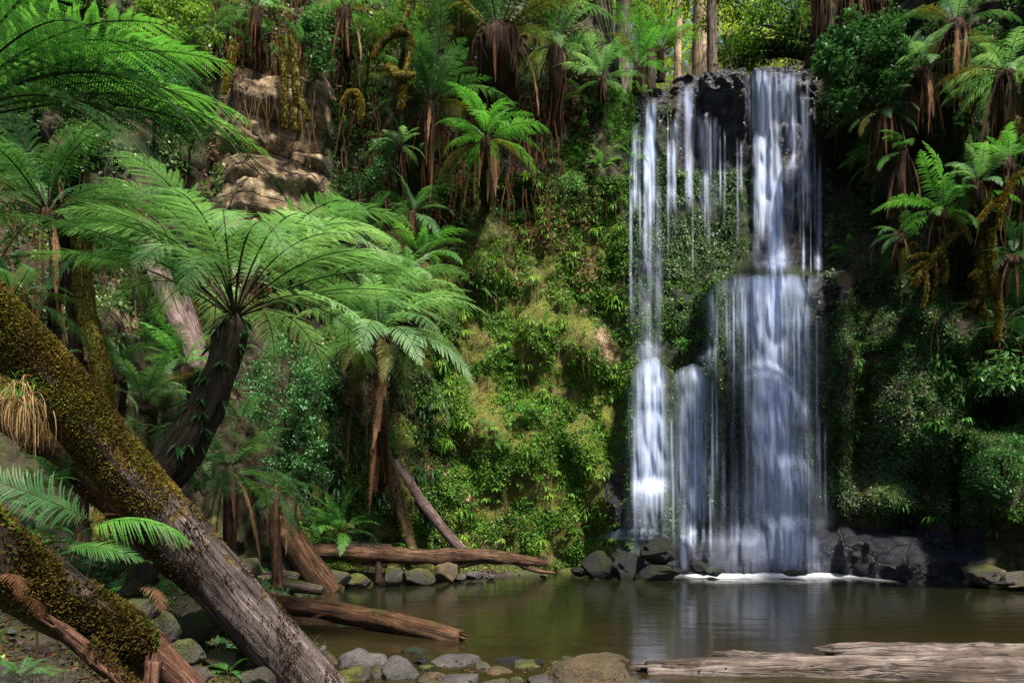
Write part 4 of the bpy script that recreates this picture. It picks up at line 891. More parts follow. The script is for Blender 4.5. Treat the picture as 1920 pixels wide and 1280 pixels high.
stone(1072, 1242, 46, 30, 'rounded brown stone leaning on the great tan boulder', 'stone_dark', Y=7.8, seed=13, group=g_st)
stone(1100, 1268, 170, 90, 'great tan boulder with pale worn front, the largest stone of the near shore', 'stone_tan', Y=6.9, seed=14, sub=5, facet=.3, dy=.7, group=g_st, lump=.15)
stone(1140, 1240, 70, 36, 'wet tan hump just behind the great tan boulder', 'stone_tan', Y=7.7, seed=15, group=g_st, facet=.1)
stone(1020, 1274, 70, 26, 'grey stone at the bottom edge beside the great tan boulder', 'stone', Y=6.9, seed=16, group=g_st)
stone(930, 1281, 60, 20, 'brown pebble-like stone at the bottom edge below the mossy capped one', 'stone_tan', Y=6.8, seed=17, group=g_st)
stone(1205, 1258, 60, 44, 'charred black lump between the tan boulder and the driftwood', 'stone_wet', Y=7.4, seed=18, group=g_st, facet=.5)
PEB = ['between the pale mossy stone and the blue grey one', 'at the left tip of the long oval stone', 'between the oval stone and the low black one', 'below the grey slab with mossy top', 'in the water behind the grey mossy slab', 'against the left foot of the great tan boulder', 'on the right flank of the great tan boulder', 'half buried under the charred black lump', 'touching the foot of the huge leaning trunk', 'just behind the leaf strewn wet stone']
for i, (a, b, c, d, mt) in enumerate([(735, 1240, 26, 16, 'stone_dark'), (800, 1250, 30, 14, 'stone_dark'), (905, 1247, 28, 16, 'stone_dark'), (968, 1276, 30, 18, 'stone_dark'), (1010, 1240, 24, 14, 'stone_wet'), (1035, 1262, 34, 16, 'stone_dark'), (1160, 1262, 30, 16, 'stone_wet'), (1185, 1276, 40, 16, 'stone_dark'), (640, 1262, 24, 16, 'stone_dark'), (790, 1236, 26, 12, 'stone_wet')]):
    stone(a, b, c, d, 'dark pebble ' + PEB[i], mt, Y=7.6 - (b - 1240) * .02, seed=30 + i, sub=3, name='pebble', cat='pebble', group='small pebbles between the shore stones')
# left bank stones
g_lb = 'mossy stones on the left bank'
for i, (a, b, c, d, mt, Y, lb) in enumerate([
    (262, 1145, 76, 60, 'stone_moss', 5.6, 'round moss covered boulder behind the lichen crusted log'), (300, 1170, 80, 60, 'stone_moss', 5.7, 'squat mossy rock touching the round mossy boulder'),
    (375, 1165, 90, 56, 'stone_dark', 6.2, 'dark moss patched rock partly under the huge trunk'), (275, 1205, 50, 36, 'stone_moss', 5.4, 'low yellow green mossy stone above the torn log end'),
    (350, 1215, 70, 40, 'stone_dark', 5.7, 'brown earthy stone under the huge trunk'), (420, 1230, 70, 44, 'stone_moss', 6.1, 'mossy stone beside the little fern near the bottom'),
    (250, 1100, 46, 34, 'stone_dark', 5.8, 'small dark stone below the bright curved frond'), (50, 1272, 170, 90, 'stone_dark', 3.5, 'broad dark mossy boulder filling the lower left corner'),
    (360, 1265, 60, 40, 'stone_dark', 5.2, 'dark stone at the bottom edge under the torn log'), (490, 1270, 70, 50, 'stone_dark', 6.0, 'shaded stone at the bottom edge beneath the huge trunk')]):
    stone(a, b, c, d, lb, mt, Y=Y, seed=50 + i, group=g_lb, facet=.3)
# far bank stones
g_fb = 'mossy stones on the far bank of the pool'
for i, (a, b, c, d, mt, Y, lb) in enumerate([
    (630, 1080, 60, 36, 'stone_moss', 14.9, 'mossy stone right beside the leaning stump'), (672, 1085, 56, 30, 'stone_moss', 15.4, 'yellow green mossy stone left of the rotten post'),
    (738, 1076, 40, 44, 'stone_moss', 15.6, 'pointed triangular mossy stone right of the rotten post'), (788, 1078, 66, 34, 'stone_moss', 16.0, 'flat topped mossy block, widest on the far bank'),
    (835, 1068, 50, 32, 'stone_tan', 16.4, 'rounded tan stone under the long brown log'), (862, 1080, 26, 16, 'stone_moss', 16.6, 'tiny green stone at the water right of the tan one'),
    (890, 1076, 36, 16, 'stone', 16.8, 'grey flat stone below the end of the long brown log'), (920, 1080, 22, 10, 'stone', 17.0, 'small grey stone at the water under the log end'),
    (530, 1050, 44, 50, 'stone_dark', 14.6, 'upright grey block behind the leaning stump'), (470, 1060, 50, 40, 'stone_moss', 13.8, 'dark mossy stone in the shade left of the leaning stump'),
    (1020, 1078, 20, 8, 'stone_dark', 17.4, 'smallest dark stone by the tip of the long log'), (600, 1100, 30, 16, 'stone_moss', 14.6, 'small mossy stone at the foot of the leaning stump')]):
    stone(a, b, c, d, lb, mt, Y=Y, seed=70 + i, group=g_fb, facet=.45)
g_ft = 'wet boulders at the foot of the waterfall'
for i, (a, b, c, d, Y, lb) in enumerate([
    (1235, 1022, 62, 56, 17.0, 'mossy topped black boulder perched on another at the foot of the left fall'), (1235, 1062, 68, 40, 17.05, 'square black boulder under the perched mossy one'),
    (1172, 1040, 56, 72, 17.3, 'green black rounded boulder left of the perched pair'), (1122, 1050, 60, 56, 17.5, 'low dark mossy boulder at the wall end beside the falls'),
    (1310, 1058, 30, 28, 17.0, 'small pointed mossy rock in the spray'), (1335, 1066, 46, 18, 16.95, 'flat wet rock beside the small pointed one'),
    (1490, 1070, 44, 12, 16.9, 'low rock with water sliding over it under the right fall'),     (1850, 1068, 70, 44, 15.2, 'moss patched rock near the right end of the waterline'), (1905, 1075, 66, 46, 14.9, 'brown mossy rock at the right edge of the pool'),
    (1882, 1090, 40, 12, 14.8, 'small grey wet stone at the waterline by the brown mossy rock'), (1090, 1066, 40, 20, 17.6, 'small black rock where the moss wall meets the pool')]):
    stone(a, b + d * .14, c * 1.15, d * .85, lb, 'stone_wet' if i not in (7, 8) else 'stone_dark', Y=Y, seed=90 + i, group=g_ft, facet=.5, sub=5 if c > 55 else 4, lump=.3, dy=.8)

# ================================================================ tree ferns: the three near ones
def hero_fern(px, py, Y, pts, label, fronds, seed, mats, tmat, epiph=0):
    """fronds: list of (azimuth deg in plan, base elev, tip elev, length m, curl)"""
    c = P(px, py, Y); root = empty('tree_fern', P(*pts[0][:3]), label, 'tree fern'); b0 = root.location.copy()
    w_ = [(P(a, b, d) - b0, wd / 2 * d / F) for a, b, d, wd in pts]
    tube_obj('trunk', w_, M[tmat], root, seg=26, rough=.10, fib=.25, seed=seed)
    rs = random.Random(seed)
    for i, (az, a, b, L, cu, st) in enumerate(fronds):
        me = frond_mesh('frond', [M[mats[st]], M['stipe']], L=L, e0=a, e1=b, npin=36, W=.165, npl=22, seed=seed * 100 + i, sag=.32, curl=cu, stemr=.0052, stipe=.24, wind=.15)
        link_mesh('frond', me, root, c - b0, (R(rs.uniform(-10, 10)), 0, R(az)))
    if epiph:
        m = MB()
        path = smooth_path(w_, 40)
        for i in range(epiph):
            k = rs.randint(3, 36); p, r = path[k]; az = rs.uniform(-3.6, .5); q = p + Vector((math.cos(az), math.sin(az), 0)) * r * .95
            for j in range(6):
                l = rs.uniform(.09, .2); a2 = az + rs.uniform(-.9, .9); d = Vector((math.cos(a2) * .8, math.sin(a2) * .8, rs.uniform(-.9, .2))).normalized(); s = Vector((-math.sin(a2), math.cos(a2), rs.uniform(-.3, .3))) * l * .12
                m.add([q, q + d * l * .5 + s, q + d * l - Vector((0, 0, l * .3)), q + d * l * .5 - s], [[0, 1, 2, 3]])
        m.build('climbing_leaves', M['fern_dark'], root)
    return root
rs = random.Random(5); fr = []
for i in range(34):      # a full crown; the fronds on the right reach far out over the pool
    az = (i * 137.508) % 360
    e0 = [72, 60, 48, 36][i % 4] + rs.uniform(-6, 6); toward = math.cos(R(az))
    fr.append((az, e0, -30 - 12 * (i % 4) + rs.uniform(-8, 8), rs.uniform(2.1, 2.6) + .25 * max(0, toward), rs.uniform(-14, 14), 0 if toward > -.35 else (1 if i % 2 else 0)))
for az, e0, e1, L, cu in [(8, 26, -30, 2.75, -6), (-8, 18, -34, 2.7, -4), (-22, 34, -30, 2.6, 6), (18, 40, -22, 2.7, 0), (30, 55, -15, 2.4, 0), (-35, 12, -45, 2.4, 0), (172, 45, 0, 2.9, 10), (185, 35, -20, 2.8, 0), (158, 55, 5, 2.8, 0), (200, 40, -10, 2.7, -8)]:
    fr.append((az, e0, e1, L, cu, 0 if abs(az) < 90 else 1))
hero_fern(440, 597, 8.0, [(245, 1110, 7.5, 88), (285, 935, 7.6, 74), (338, 850, 7.7, 78), (388, 760, 7.85, 64), (420, 670, 7.95, 52), (436, 615, 8.0, 56), (441, 588, 8.0, 20)], 'tall leaning tree fern with dark curved trunk and wide crown behind the huge mossy trunk', fr, 3, ['fern_pale', 'fern'], 'fibre_dark', 40)
fr = []
for i, (az, e0, e1, L) in enumerate([(20, 58, -5, 2.3), (5, 45, -18, 2.35), (-12, 40, -28, 2.3), (-28, 30, -40, 2.2), (38, 66, 10, 2.1), (-5, 22, -52, 2.1), (12, 30, -35, 2.5), (60, 60, 5, 2.1), (-45, 50, -20, 1.9), (90, 60, 0, 2), (130, 55, 0, 2), (170, 50, 0, 2), (210, 50, -10, 2), (-60, 30, -60, 1.6), (-20, 55, -10, 2.3), (25, 40, -20, 2.4), (-80, 40, -50, 1.7), (0, 60, 5, 2.2)]):
    fr.append((az, e0, e1, L, rs.uniform(-12, 12), 1 if i in (3, 5, 13, 8) else 0))
for az, e0, e1, L in [(4, 38, -58, 2.5), (-10, 30, -60, 2.5), (14, 30, -50, 2.7), (-3, 46, -62, 2.6), (-18, 15, -65, 2.4)]: fr.append((az, e0, e1, L, 0, 1))
hero_fern(-130, 250, 5.0, [(-175, 1180, 4.8, 96), (-170, 900, 4.8, 90), (-160, 500, 4.9, 80), (-130, 255, 5.0, 76)], 'nearest tree fern at the upper left, only its long arching dark-ribbed fronds reaching in', fr, 4, ['fern_bright', 'fern_dark'], 'fibre_dark')
tree_fern(712, 630, 172, 24, 'bright tree fern with drooping crown and thick skirt of dead fronds behind the leaning fern', Y=15.4, style='pale_hi', elw=(1, 2, 3, 3, 3, 2), trunk=330, tw=30, dead=7, deadL=1.25, pale=.15, skirt=230, seed=1)
tree_fern(90, 400, 230, 20, 'tree fern low against the left wall under the overhanging dark fronds', Y=8.3, style='soft_hi', elw=(1, 2, 3, 3, 2, 1), trunk=200, tw=36, dead=5, seed=2, lean=-.2)
tree_fern(20, 560, 150, 12, 'small shaded tree fern at the left edge above the mossy trunk', Y=7.6, style='soft_hi', elw=(0, 1, 2, 3, 2, 1), trunk=80, tw=22, dead=3, seed=3)

# ---- tree ferns on the walls:   px, py, frond px, n, label, kwargs
TF = [
 (935, 68, 190, 16, 'tall tree fern at the top middle with a fat brown fibrous trunk', dict(style='soft', elw=(5, 4, 2, 1, 0, 0), trunk=130, tw=86, skirt=110, dead=10, deadL=.6, off=1.6)),
 (805, 195, 140, 15, 'shuttlecock fern with tall upright fronds left of the bright spreading one', dict(style='soft', elw=(5, 5, 2, 1, 1, 0), trunk=90, tw=24, skirt=120, dead=8, deadL=.8, off=1.3)),
 (910, 262, 100, 15, 'bright spreading tree fern with pale dead fronds hanging, above the middle wall', dict(style='bright', elw=(1, 2, 3, 4, 3, 1), trunk=140, tw=22, dead=6, deadL=.9, pale=.8, off=2.2)),
 (1042, 92, 88, 11, 'slim tree fern with drooping tips and a long tapering brown trunk left of the falls', dict(style='pale', elw=(3, 2, 2, 3, 2, 1), trunk=190, tw=34, dead=7, deadL=.7, pale=.6, off=1.2, skirt=60)),
 (1195, 128, 84, 12, 'bright fern cluster on the edge just left of the waterfall lip', dict(style='bright', elw=(3, 3, 3, 2, 1, 0), trunk=30, tw=20, dead=5, pale=.7, Y=19.6)),
 (1128, 150, 76, 12, 'leafy fern hanging over the wall beneath the thin mossy stem', dict(style='pale', elw=(1, 2, 3, 3, 2, 1), trunk=30, tw=18, dead=3, Y=19.2)),
 (1240, 96, 74, 11, 'upright bright fern behind the lip by the pale background trunk', dict(style='bright', elw=(4, 4, 2, 1, 0, 0), trunk=40, tw=18, dead=3, Y=22.0)),
 (1085, 40, 100, 12, 'high fern between the two dark background trunks', dict(style='soft', elw=(2, 3, 3, 2, 1, 0), trunk=60, tw=20, dead=3, Y=22.0)),
 (1010, 20, 110, 11, 'fern crown cut by the top edge beside the fat brown trunk', dict(style='soft', trunk=90, tw=20, dead=4, Y=21.0)),
 (750, 275, 56, 8, 'small drooping fern with a brown stem under the shuttlecock fern', dict(style='pale', elw=(2, 1, 1, 2, 3, 1), trunk=80, tw=12, dead=4, deadL=1.0, off=1.4)),
 (802, 300, 44, 7, 'smallest fern tucked behind the bright spreading crown', dict(style='soft', trunk=60, tw=10, dead=4, off=.9)),
 (682, 470, 96, 12, 'fern with tall upright toothed fronds above the leaning fern crown', dict(style='soft', elw=(5, 4, 1, 1, 0, 0), trunk=50, tw=22, dead=3, off=1.4)),
 (632, 420, 50, 7, 'upright fern on the ledge beside the grey sandstone', dict(style='bright', elw=(5, 3, 1, 0, 0, 0), trunk=30, tw=14, dead=1, off=1.0)),
 (775, 400, 76, 9, 'fern with few arching fronds in the dark hollow', dict(style='soft', elw=(2, 2, 2, 2, 1, 1), trunk=110, tw=20, dead=6, deadL=.7, off=1.3)),
 (790, 485, 84, 12, 'fern spreading flat fronds right of the tall toothed fern', dict(style='bright', elw=(2, 3, 3, 3, 1, 0), trunk=60, tw=20, dead=5, off=1.5)),
 (760, 545, 100, 14, 'dense pale fern directly above the drooping bright crown', dict(style='pale', elw=(1, 3, 4, 4, 2, 0), trunk=70, tw=22, dead=4, off=2.5)),
 (560, 480, 60, 8, 'fine fern below the grey sandstone face', dict(style='soft', elw=(3, 3, 2, 1, 0, 0), trunk=40, tw=14, dead=2, off=1.2)),
 (345, 690, 92, 11, 'bright green fern beneath the slanting pink trunk', dict(style='bright', elw=(2, 3, 3, 2, 1, 0), trunk=40, tw=18, dead=1, Y=10.6)),
 (270, 760, 110, 12, 'fern with broad ladder-like fronds left of the dark curved trunk', dict(style='pale_hi', elw=(4, 4, 2, 1, 0, 0), trunk=40, tw=20, dead=2, Y=9.6)),
 (215, 700, 90, 10, 'shaded fern behind the moss wrapped trunk', dict(style='soft', trunk=40, tw=18, dead=2, Y=9.4)),
 (430, 880, 120, 12, 'low tree fern with orange dead fronds beneath the small-leaved bush', dict(style='soft', elw=(0, 1, 3, 4, 3, 2), trunk=120, tw=28, dead=10, deadL=.9, pale=.5, Y=10.8)),
 (515, 918, 96, 12, 'dark blue-green fern draped over the leaning stump', dict(style='dark', elw=(0, 0, 2, 4, 4, 3), trunk=60, tw=22, dead=5, deadL=.8, pale=.9, Y=12.6)),
 (640, 1000, 76, 12, 'vivid green fern standing on the far bank behind the long log', dict(style='bright', elw=(4, 4, 3, 2, 1, 0), trunk=6, tw=10, dead=1, Y=16.0, name='ground_fern', cat='fern')),
 (1765, 398, 96, 12, 'bright round fern crown on the right wall above the mossy dangling roots', dict(style='bright', elw=(2, 2, 3, 4, 3, 1), trunk=110, tw=26, dead=7, deadL=.7, Y=13.6)),
 (1835, 345, 76, 9, 'fern crown leaning from the yellow mossy trunk at the right edge', dict(style='pale', elw=(2, 2, 3, 3, 2, 0), trunk=50, tw=18, dead=3, Y=13.0)),
 (1728, 135, 92, 11, 'fern drooping out beside the glossy shrub on the right wall', dict(style='pale', elw=(1, 1, 3, 4, 3, 1), trunk=150, tw=34, dead=10, deadL=.9, Y=14.2, skirt=150)),
 (1885, 138, 96, 12, 'grey green fern hanging at the upper right edge', dict(style='pale', elw=(0, 1, 3, 4, 3, 1), trunk=160, tw=30, dead=9, deadL=.9, Y=13.2, skirt=140)),
 (1655, 205, 80, 8, 'fern with long fronds dangling below the glossy shrub', dict(style='soft', elw=(0, 0, 1, 2, 4, 4), trunk=110, tw=40, dead=12, deadL=1.0, Y=14.6, skirt=180)),
 (1690, 290, 90, 7, 'thin bright fern with fronds pointing down left in the dark recess', dict(style='bright', elw=(0, 0, 1, 3, 4, 3), az0=190, azr=120, trunk=100, tw=24, dead=10, deadL=.9, pale=.3, Y=14.6)),
 (1690, 440, 60, 7, 'small dark fern drooping left of the bright round crown', dict(style='soft', elw=(0, 0, 2, 3, 3, 3), trunk=60, tw=16, dead=8, deadL=.9, Y=14.4)),
 (1790, 50, 96, 8, 'brown-centred fern crown at the top right with withered fronds', dict(style='soft', elw=(2, 2, 2, 1, 1, 1), trunk=170, tw=44, dead=16, deadL=.9, pale=.6, Y=14.0, skirt=180)),
 (1600, -20, 90, 8, 'tree fern cut by the top edge with a long red brown skirt', dict(style='soft', trunk=170, tw=40, dead=14, deadL=.8, Y=15.4, skirt=200)),
 (1540, -30, 80, 8, 'tree fern hanging over the right end of the lip, mostly brown skirt', dict(style='soft', trunk=130, tw=34, dead=14, deadL=.8, Y=16.6, skirt=150)),
 (1890, 300, 70, 9, 'light green fern at the right edge beneath the hanging grey green fern', dict(style='bright', trunk=90, tw=26, dead=8, deadL=.7, Y=12.8, skirt=90)),
 (1900, 480, 80, 9, 'dark fern at the right edge beside the mossy roots', dict(style='dark', elw=(0, 1, 2, 3, 3, 2), trunk=60, tw=18, dead=8, deadL=.8, Y=12.9)),
 (1880, 610, 90, 10, 'dusky fern low on the right wall below the mossy roots', dict(style='dark', elw=(0, 1, 3, 4, 2, 1), trunk=30, tw=14, dead=3, Y=13.8)),
 (1640, -10, 90, 9, 'dark fern high behind the glossy shrub', dict(style='soft', trunk=100, tw=30, dead=10, Y=15.8, skirt=120)),
 (120, 930, 110, 9, 'soft fern under the thinner rough log at the left', dict(style='soft', elw=(2, 3, 3, 2, 1, 0), trunk=8, tw=10, dead=2, pale=.8, Y=5.9, name='ground_fern', cat='fern')),
 (480, 20, 80, 8, 'high fern above the grey sandstone face', dict(style='pale', trunk=120, tw=20, dead=8, deadL=.8, off=1.0, skirt=60)),
 (648, 20, 84, 9, 'fern with a rusty dead frond near the top left of centre', dict(style='bright', trunk=110, tw=24, dead=10, deadL=.9, off=1.2, skirt=100)),
 (400, 60, 70, 8, 'dim fern among the yellow green bush leaves at the upper left', dict(style='soft', trunk=70, tw=16, dead=6, off=1.0)),
 (870, -15, 110, 10, 'fern fronds hanging from the top edge left of the fat trunk', dict(style='soft', trunk=80, tw=22, dead=6, off=1.4)),
 (560, 90, 60, 7, 'little fern dangling above the mossy hanging roots', dict(style='soft', elw=(1, 1, 2, 2, 2, 2), trunk=60, tw=14, dead=7, deadL=.9, off=1.0)),
]
for i, (px, py, L, n, lb, kw) in enumerate(TF):
    kw = dict(kw); kw.setdefault('seed', 20 + i); tree_fern(px, py, L, n, lb, **kw)

# ================================================================ shrubs and climbers
shrub(1632, 118, 96, 98, 5600, .115, 'glossy small-leaved shrub bulging from the top of the right wall beside the falls', Y=14.4, clumps=90, crad=.2)
shrub(1570, 190, 34, 44, 900, .08, 'drooping leafy spray of twigs at the edge of the dark recess', Y=14.6, clumps=22, crad=.35)
shrub(540, 735, 84, 100, 9500, .058, 'rounded bush of tiny bluish leaves behind the dark curved fern trunk', Y=13.9, clumps=120, crad=.2, aspect=.6)
shrub(556, 862, 66, 56, 4400, .064, 'lower bush of small green leaves over the shaded bank', Y=14.0, clumps=60, crad=.25)
shrub(318, 62, 84, 84, 4200, .085, 'yellow green small-leaved tree spray hanging at the upper left', Y=12.4, mat='shrub_y', clumps=80, crad=.22)
shrub(285, 170, 84, 62, 3600, .075, 'green leafy spray just under the bright arching frond tips', Y=11.6, mat='shrub', clumps=70, crad=.22)
shrub(352, 218, 34, 60, 1500, .07, 'narrow leafy spray hanging down beside the ochre rock', Y=12.6, mat='shrub_y', clumps=30, crad=.3)
shrub(592, 72, 36, 66, 1800, .09, 'pale glossy bush at the top, left of the moss draped branches', off=1.2, clumps=40, crad=.25)
shrub(700, 296, 42, 46, 1500, .075, 'small-leaved bush clinging beside the dark hollow', off=.8, mat='shrub', clumps=30, crad=.3)
shrub(660, 350, 50, 28, 1200, .07, 'low leafy bush just under the small clinging one', off=.6, mat='shrub', clumps=30, crad=.3)
shrub(772, 52, 60, 46, 2200, .10, 'light green bush behind the moss draped branch at the top', off=1.2, mat='shrub_y', clumps=50, crad=.25)
shrub(690, 70, 40, 44, 2600, .05, 'feathery yellow green bush beside the moss draped branch', off=1.6, mat='shrub_y', clumps=40, crad=.3)
shrub(1085, 95, 52, 36, 1500, .10, 'leafy bush between the slim tree fern and the mossy stem', Y=20.6, mat='shrub', clumps=36, crad=.3)
shrub(1888, 700, 56, 42, 500, .20, 'broad-leaved plant hanging on the right wall in shade', Y=13.6, mat='fern', clumps=36, crad=.3, aspect=.3)
shrub(1890, 870, 70, 60, 5000, .06, 'green creeping bush low at the right edge', Y=14.4, mat='fern', clumps=60, crad=.25)
shrub(1836, 130, 70, 72, 2200, .16, 'bamboo-like narrow-leaved climber on the upper right wall', Y=14.6, mat='fern', clumps=60, crad=.22, aspect=.2)
shrub(1700, 590, 36, 22, 500, .07, 'little leafy plant beneath the dangling mossy roots', off=.3, clumps=16, crad=.3)
shrub(1276, 645, 16, 10, 140, .09, 'lone leafy sprig between the two lower falls', off=.3, mat='fern_bright', clumps=6, crad=.6)
shrub(950, 405, 40, 26, 700, .09, 'leafy sprig on the shaded wall under the bright spreading fern', off=.4, mat='shrub', clumps=20, crad=.35)
shrub(1075, 350, 34, 22, 900, .07, 'pale leafy tuft high on the mossy wall', off=.4, mat='fern_pale', clumps=20, crad=.4)
shrub(1006, 768, 36, 18, 900, .06, 'feathery bright tuft jutting from the middle of the mossy wall', off=.5, mat='fern_bright', clumps=20, crad=.4)

# ================================================================ tufts, small ferns
def allowed(px, py):
    if 1190 < px < 1560 and py > 505: return False
    if 1390 < px < 1545 and py > 110: return False
    if 1262 < px < 1400 and py < 320: return False
    if 430 < px < 620 and 125 < py < 420: return False
    return py < 1050
STRAPZ = [   # zone, count, material, scale range, label, group
    ((860, 1180, 300, 640), 105, 'strap', (.5, .95), 'yellow green strap fern tuft on the upper mossy wall', 'strap ferns on the upper mossy wall'),
    ((820, 1160, 640, 1030), 78, 'strap', (.45, .85), 'yellow green strap fern tuft on the lower mossy wall', 'strap ferns on the lower mossy wall'),
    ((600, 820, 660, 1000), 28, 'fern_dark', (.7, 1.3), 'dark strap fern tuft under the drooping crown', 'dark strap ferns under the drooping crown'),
    ((1570, 1900, 560, 1000), 34, 'fern_bright', (.6, 1.1), 'bright strap fern tuft on the damp right wall', 'strap ferns on the right wall'),
    ((1190, 1390, 330, 520), 22, 'herb_grey', (.6, 1.0), 'greyish fern tuft between the two upper falls', 'fern tufts between the upper falls'),
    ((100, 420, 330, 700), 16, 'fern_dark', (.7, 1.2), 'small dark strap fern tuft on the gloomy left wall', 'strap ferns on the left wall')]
rs = random.Random(77); extra = {}
for z_, n, mt, sc_, lb, gp in STRAPZ:
    k = 0
    while k < n:
        px, py = rs.uniform(z_[0], z_[1]), rs.uniform(z_[2], z_[3])
        if not allowed(px, py): continue
        if nz(px * .015, py * .011, 8.0) < -.12: continue
        loc, nn = hit(px, py); s = rs.uniform(*sc_)
        o = link_mesh('strap_fern', rs.choice(STRAP[mt]), None, loc + nn * .04, (0, 0, math.atan2(nn.y, nn.x) + math.pi / 2 + rs.uniform(-.5, .5)), (s, s, s)); tag(o, ('large ' if s > (sc_[0] + sc_[1]) / 2 + .1 else 'small ' if s < (sc_[0] + sc_[1]) / 2 - .1 else '') + lb + (', high up' if py < z_[2] + (z_[3] - z_[2]) / 3 else ', low down' if py > z_[3] - (z_[3] - z_[2]) / 3 else ', midway up') + (', falls side' if abs(px - 1375) < abs((z_[0] + z_[1]) / 2 - 1375) else ''), 'fern', gp); k += 1
SMALLZ = [((1090, 1200, 170, 330), 14, 'fern_bright', (.5, .9), 'bright fern beside the upper left fall', 'small ferns beside the upper left fall'),
    ((880, 1150, 560, 1000), 26, 'fern_bright', (.3, .6), 'bright rosette fern on the mossy wall', 'rosette ferns on the mossy wall'),
    ((600, 900, 380, 560), 16, 'fern', (.6, 1.0), 'green fern in the hollow above the drooping crown', 'small ferns in the hollow'),
    ((640, 1060, 100, 380), 22, 'fern', (.5, .9), 'dim fern among the tall tree ferns', 'small ferns on the middle slope'),
    ((380, 660, 0, 130), 16, 'fern', (.5, .9), 'fern above the grey sandstone', 'small ferns above the sandstone'),
    ((440, 700, 450, 580), 14, 'fern_pale', (.6, 1.0), 'pale fern below the grey sandstone', 'small ferns below the sandstone'),
    ((1580, 1900, 40, 500), 22, 'fern_dark', (.6, 1.1), 'dark fern on the upper right wall', 'small ferns on the upper right wall'),
    ((1600, 1900, 640, 1000), 16, 'fern', (.3, .6), 'green fern on the lower right wall', 'small ferns on the lower right wall'),
    ((180, 480, 560, 900), 16, 'fern', (.7, 1.1), 'fern on the left slope behind the leaning trunks', 'small ferns on the left slope')]
for z_, n, mt, sc_, lb, gp in SMALLZ:
    k = 0
    while k < n:
        px, py = rs.uniform(z_[0], z_[1]), rs.uniform(z_[2], z_[3])
        if not allowed(px, py): continue
        loc, nn = hit(px, py); s = rs.uniform(*sc_)
        o = link_mesh('small_fern', rs.choice(ROS[mt]), None, loc + nn * .03, (nn.y * -.5, nn.x * .5, rs.uniform(0, 6.28)), (s, s, s)); tag(o, ('large ' if s > (sc_[0] + sc_[1]) / 2 + .08 else 'small ' if s < (sc_[0] + sc_[1]) / 2 - .08 else '') + lb + (', higher up' if py < (z_[2] + z_[3]) / 2 else ', lower down') + (' and nearer the falls' if abs(px - 1350) < abs((z_[0] + z_[1]) / 2 - 1350) else ''), 'fern', gp); k += 1
def ground_fern(px, py, L, label, style='fern_bright', Y=None, seed=0, cat='fern'):
    p = P(px, py, Y) if Y else ghit(px, py); s = L * p.y / F * 1.15
    o = link_mesh('ground_fern', ROS[style][seed % 3], None, p, (0, 0, seed), (s, s, s)); return tag(o, label, cat)
ground_fern(430, 1262, 52, 'bright little fern among the stones at the bottom, beside the huge trunk', Y=5.9, seed=1)
ground_fern(36, 1270, 66, 'small dark green fern in the lower left corner', 'fern', Y=3.3, seed=2)
ground_fern(225, 1085, 90, 'fine bushy fern below the bright curved frond', 'fern', Y=5.6, seed=3)
ground_fern(180, 1030, 90, 'soft green fern left of the bright curved frond', 'fern', Y=5.5, seed=4)
ground_fern(290, 1130, 60, 'little fern between the mossy boulders and the huge trunk', 'fern_bright', Y=5.9, seed=5)
ground_fern(590, 1008, 50, 'small fern left of the vivid one on the far bank', 'fern_bright', Y=15.8, seed=6)
ground_fern(765, 1028, 26, 'tiny fern peeping over the long brown log', 'fern_bright', Y=16.6, seed=7)
ground_fern(380, 930, 90, 'fern in the shade between the curved trunk and the orange dead fronds', 'fern', Y=9.8, seed=8)
ground_fern(310, 860, 100, 'shaded fern at the foot of the curved trunk', 'fern', Y=9.0, seed=9)
ground_fern(250, 830, 100, 'broad green fern just above the huge trunk', 'fern_pale', Y=8.8, seed=10)
ground_fern(450, 790, 90, 'leafy fern behind the curved trunk left of the bluish bush', 'fern', Y=10.6, seed=11)
ground_fern(60, 930, 100, 'dark fern at the left edge between the two big logs', 'fern', Y=5.0, seed=12)
def single_frond(name, px, py, Y, label, L, e0, e1, az, mat, W=.16, seed=0, curl=0, sag=.3, cat='frond', stem='stipe', roll=-12):
    me = frond_mesh(name, [M[mat], M[stem]], L=L, e0=e0, e1=e1, npin=46, W=W, npl=24, seed=seed, curl=curl, sag=sag)
    o = link_mesh(name, me, None, P(px, py, Y), (R(roll), 0, R(az))); p = P(px, py, Y); g0 = ground_z(p.x, p.y)
    if p.z - g0 > .3 and stem == 'stipe':
        tube_obj('stalk', [(Vector((-.18, .05, g0 - p.z)), .010), (Vector((-.16, .02, (g0 - p.z) * .5)), .008), (Vector((0, 0, 0)), .006)], M['stipe'], o, seg=6).matrix_parent_inverse = o.matrix_basis.to_3x3().to_4x4().inverted()
    return tag(o, label, cat)
single_frond('fern_frond', 150, 1000, 4.75, 'single glowing green frond arching over toward the huge trunk', .84, 30, -58, 0, 'frond_glow', W=.21, seed=301, sag=.9, roll=30)
single_frond('fern_frond', 112, 1028, 4.7, 'second glowing frond lying just under the arched one', .6, 10, -40, -6, 'fern_bright', W=.22, seed=305, sag=.3, roll=35)
single_frond('fern_frond', 190, 985, 4.9, 'wide soft green frond held up under the huge trunk at the left', .85, 75, 30, 168, 'fern', W=.3, seed=302, roll=-60)
single_frond('dead_fern_frond', 150, 985, 5.2, 'pale curled dead frond behind the glowing green one', .35, 40, -30, 20, 'dead_pale', W=.18, seed=303, stem='stipe_dead')
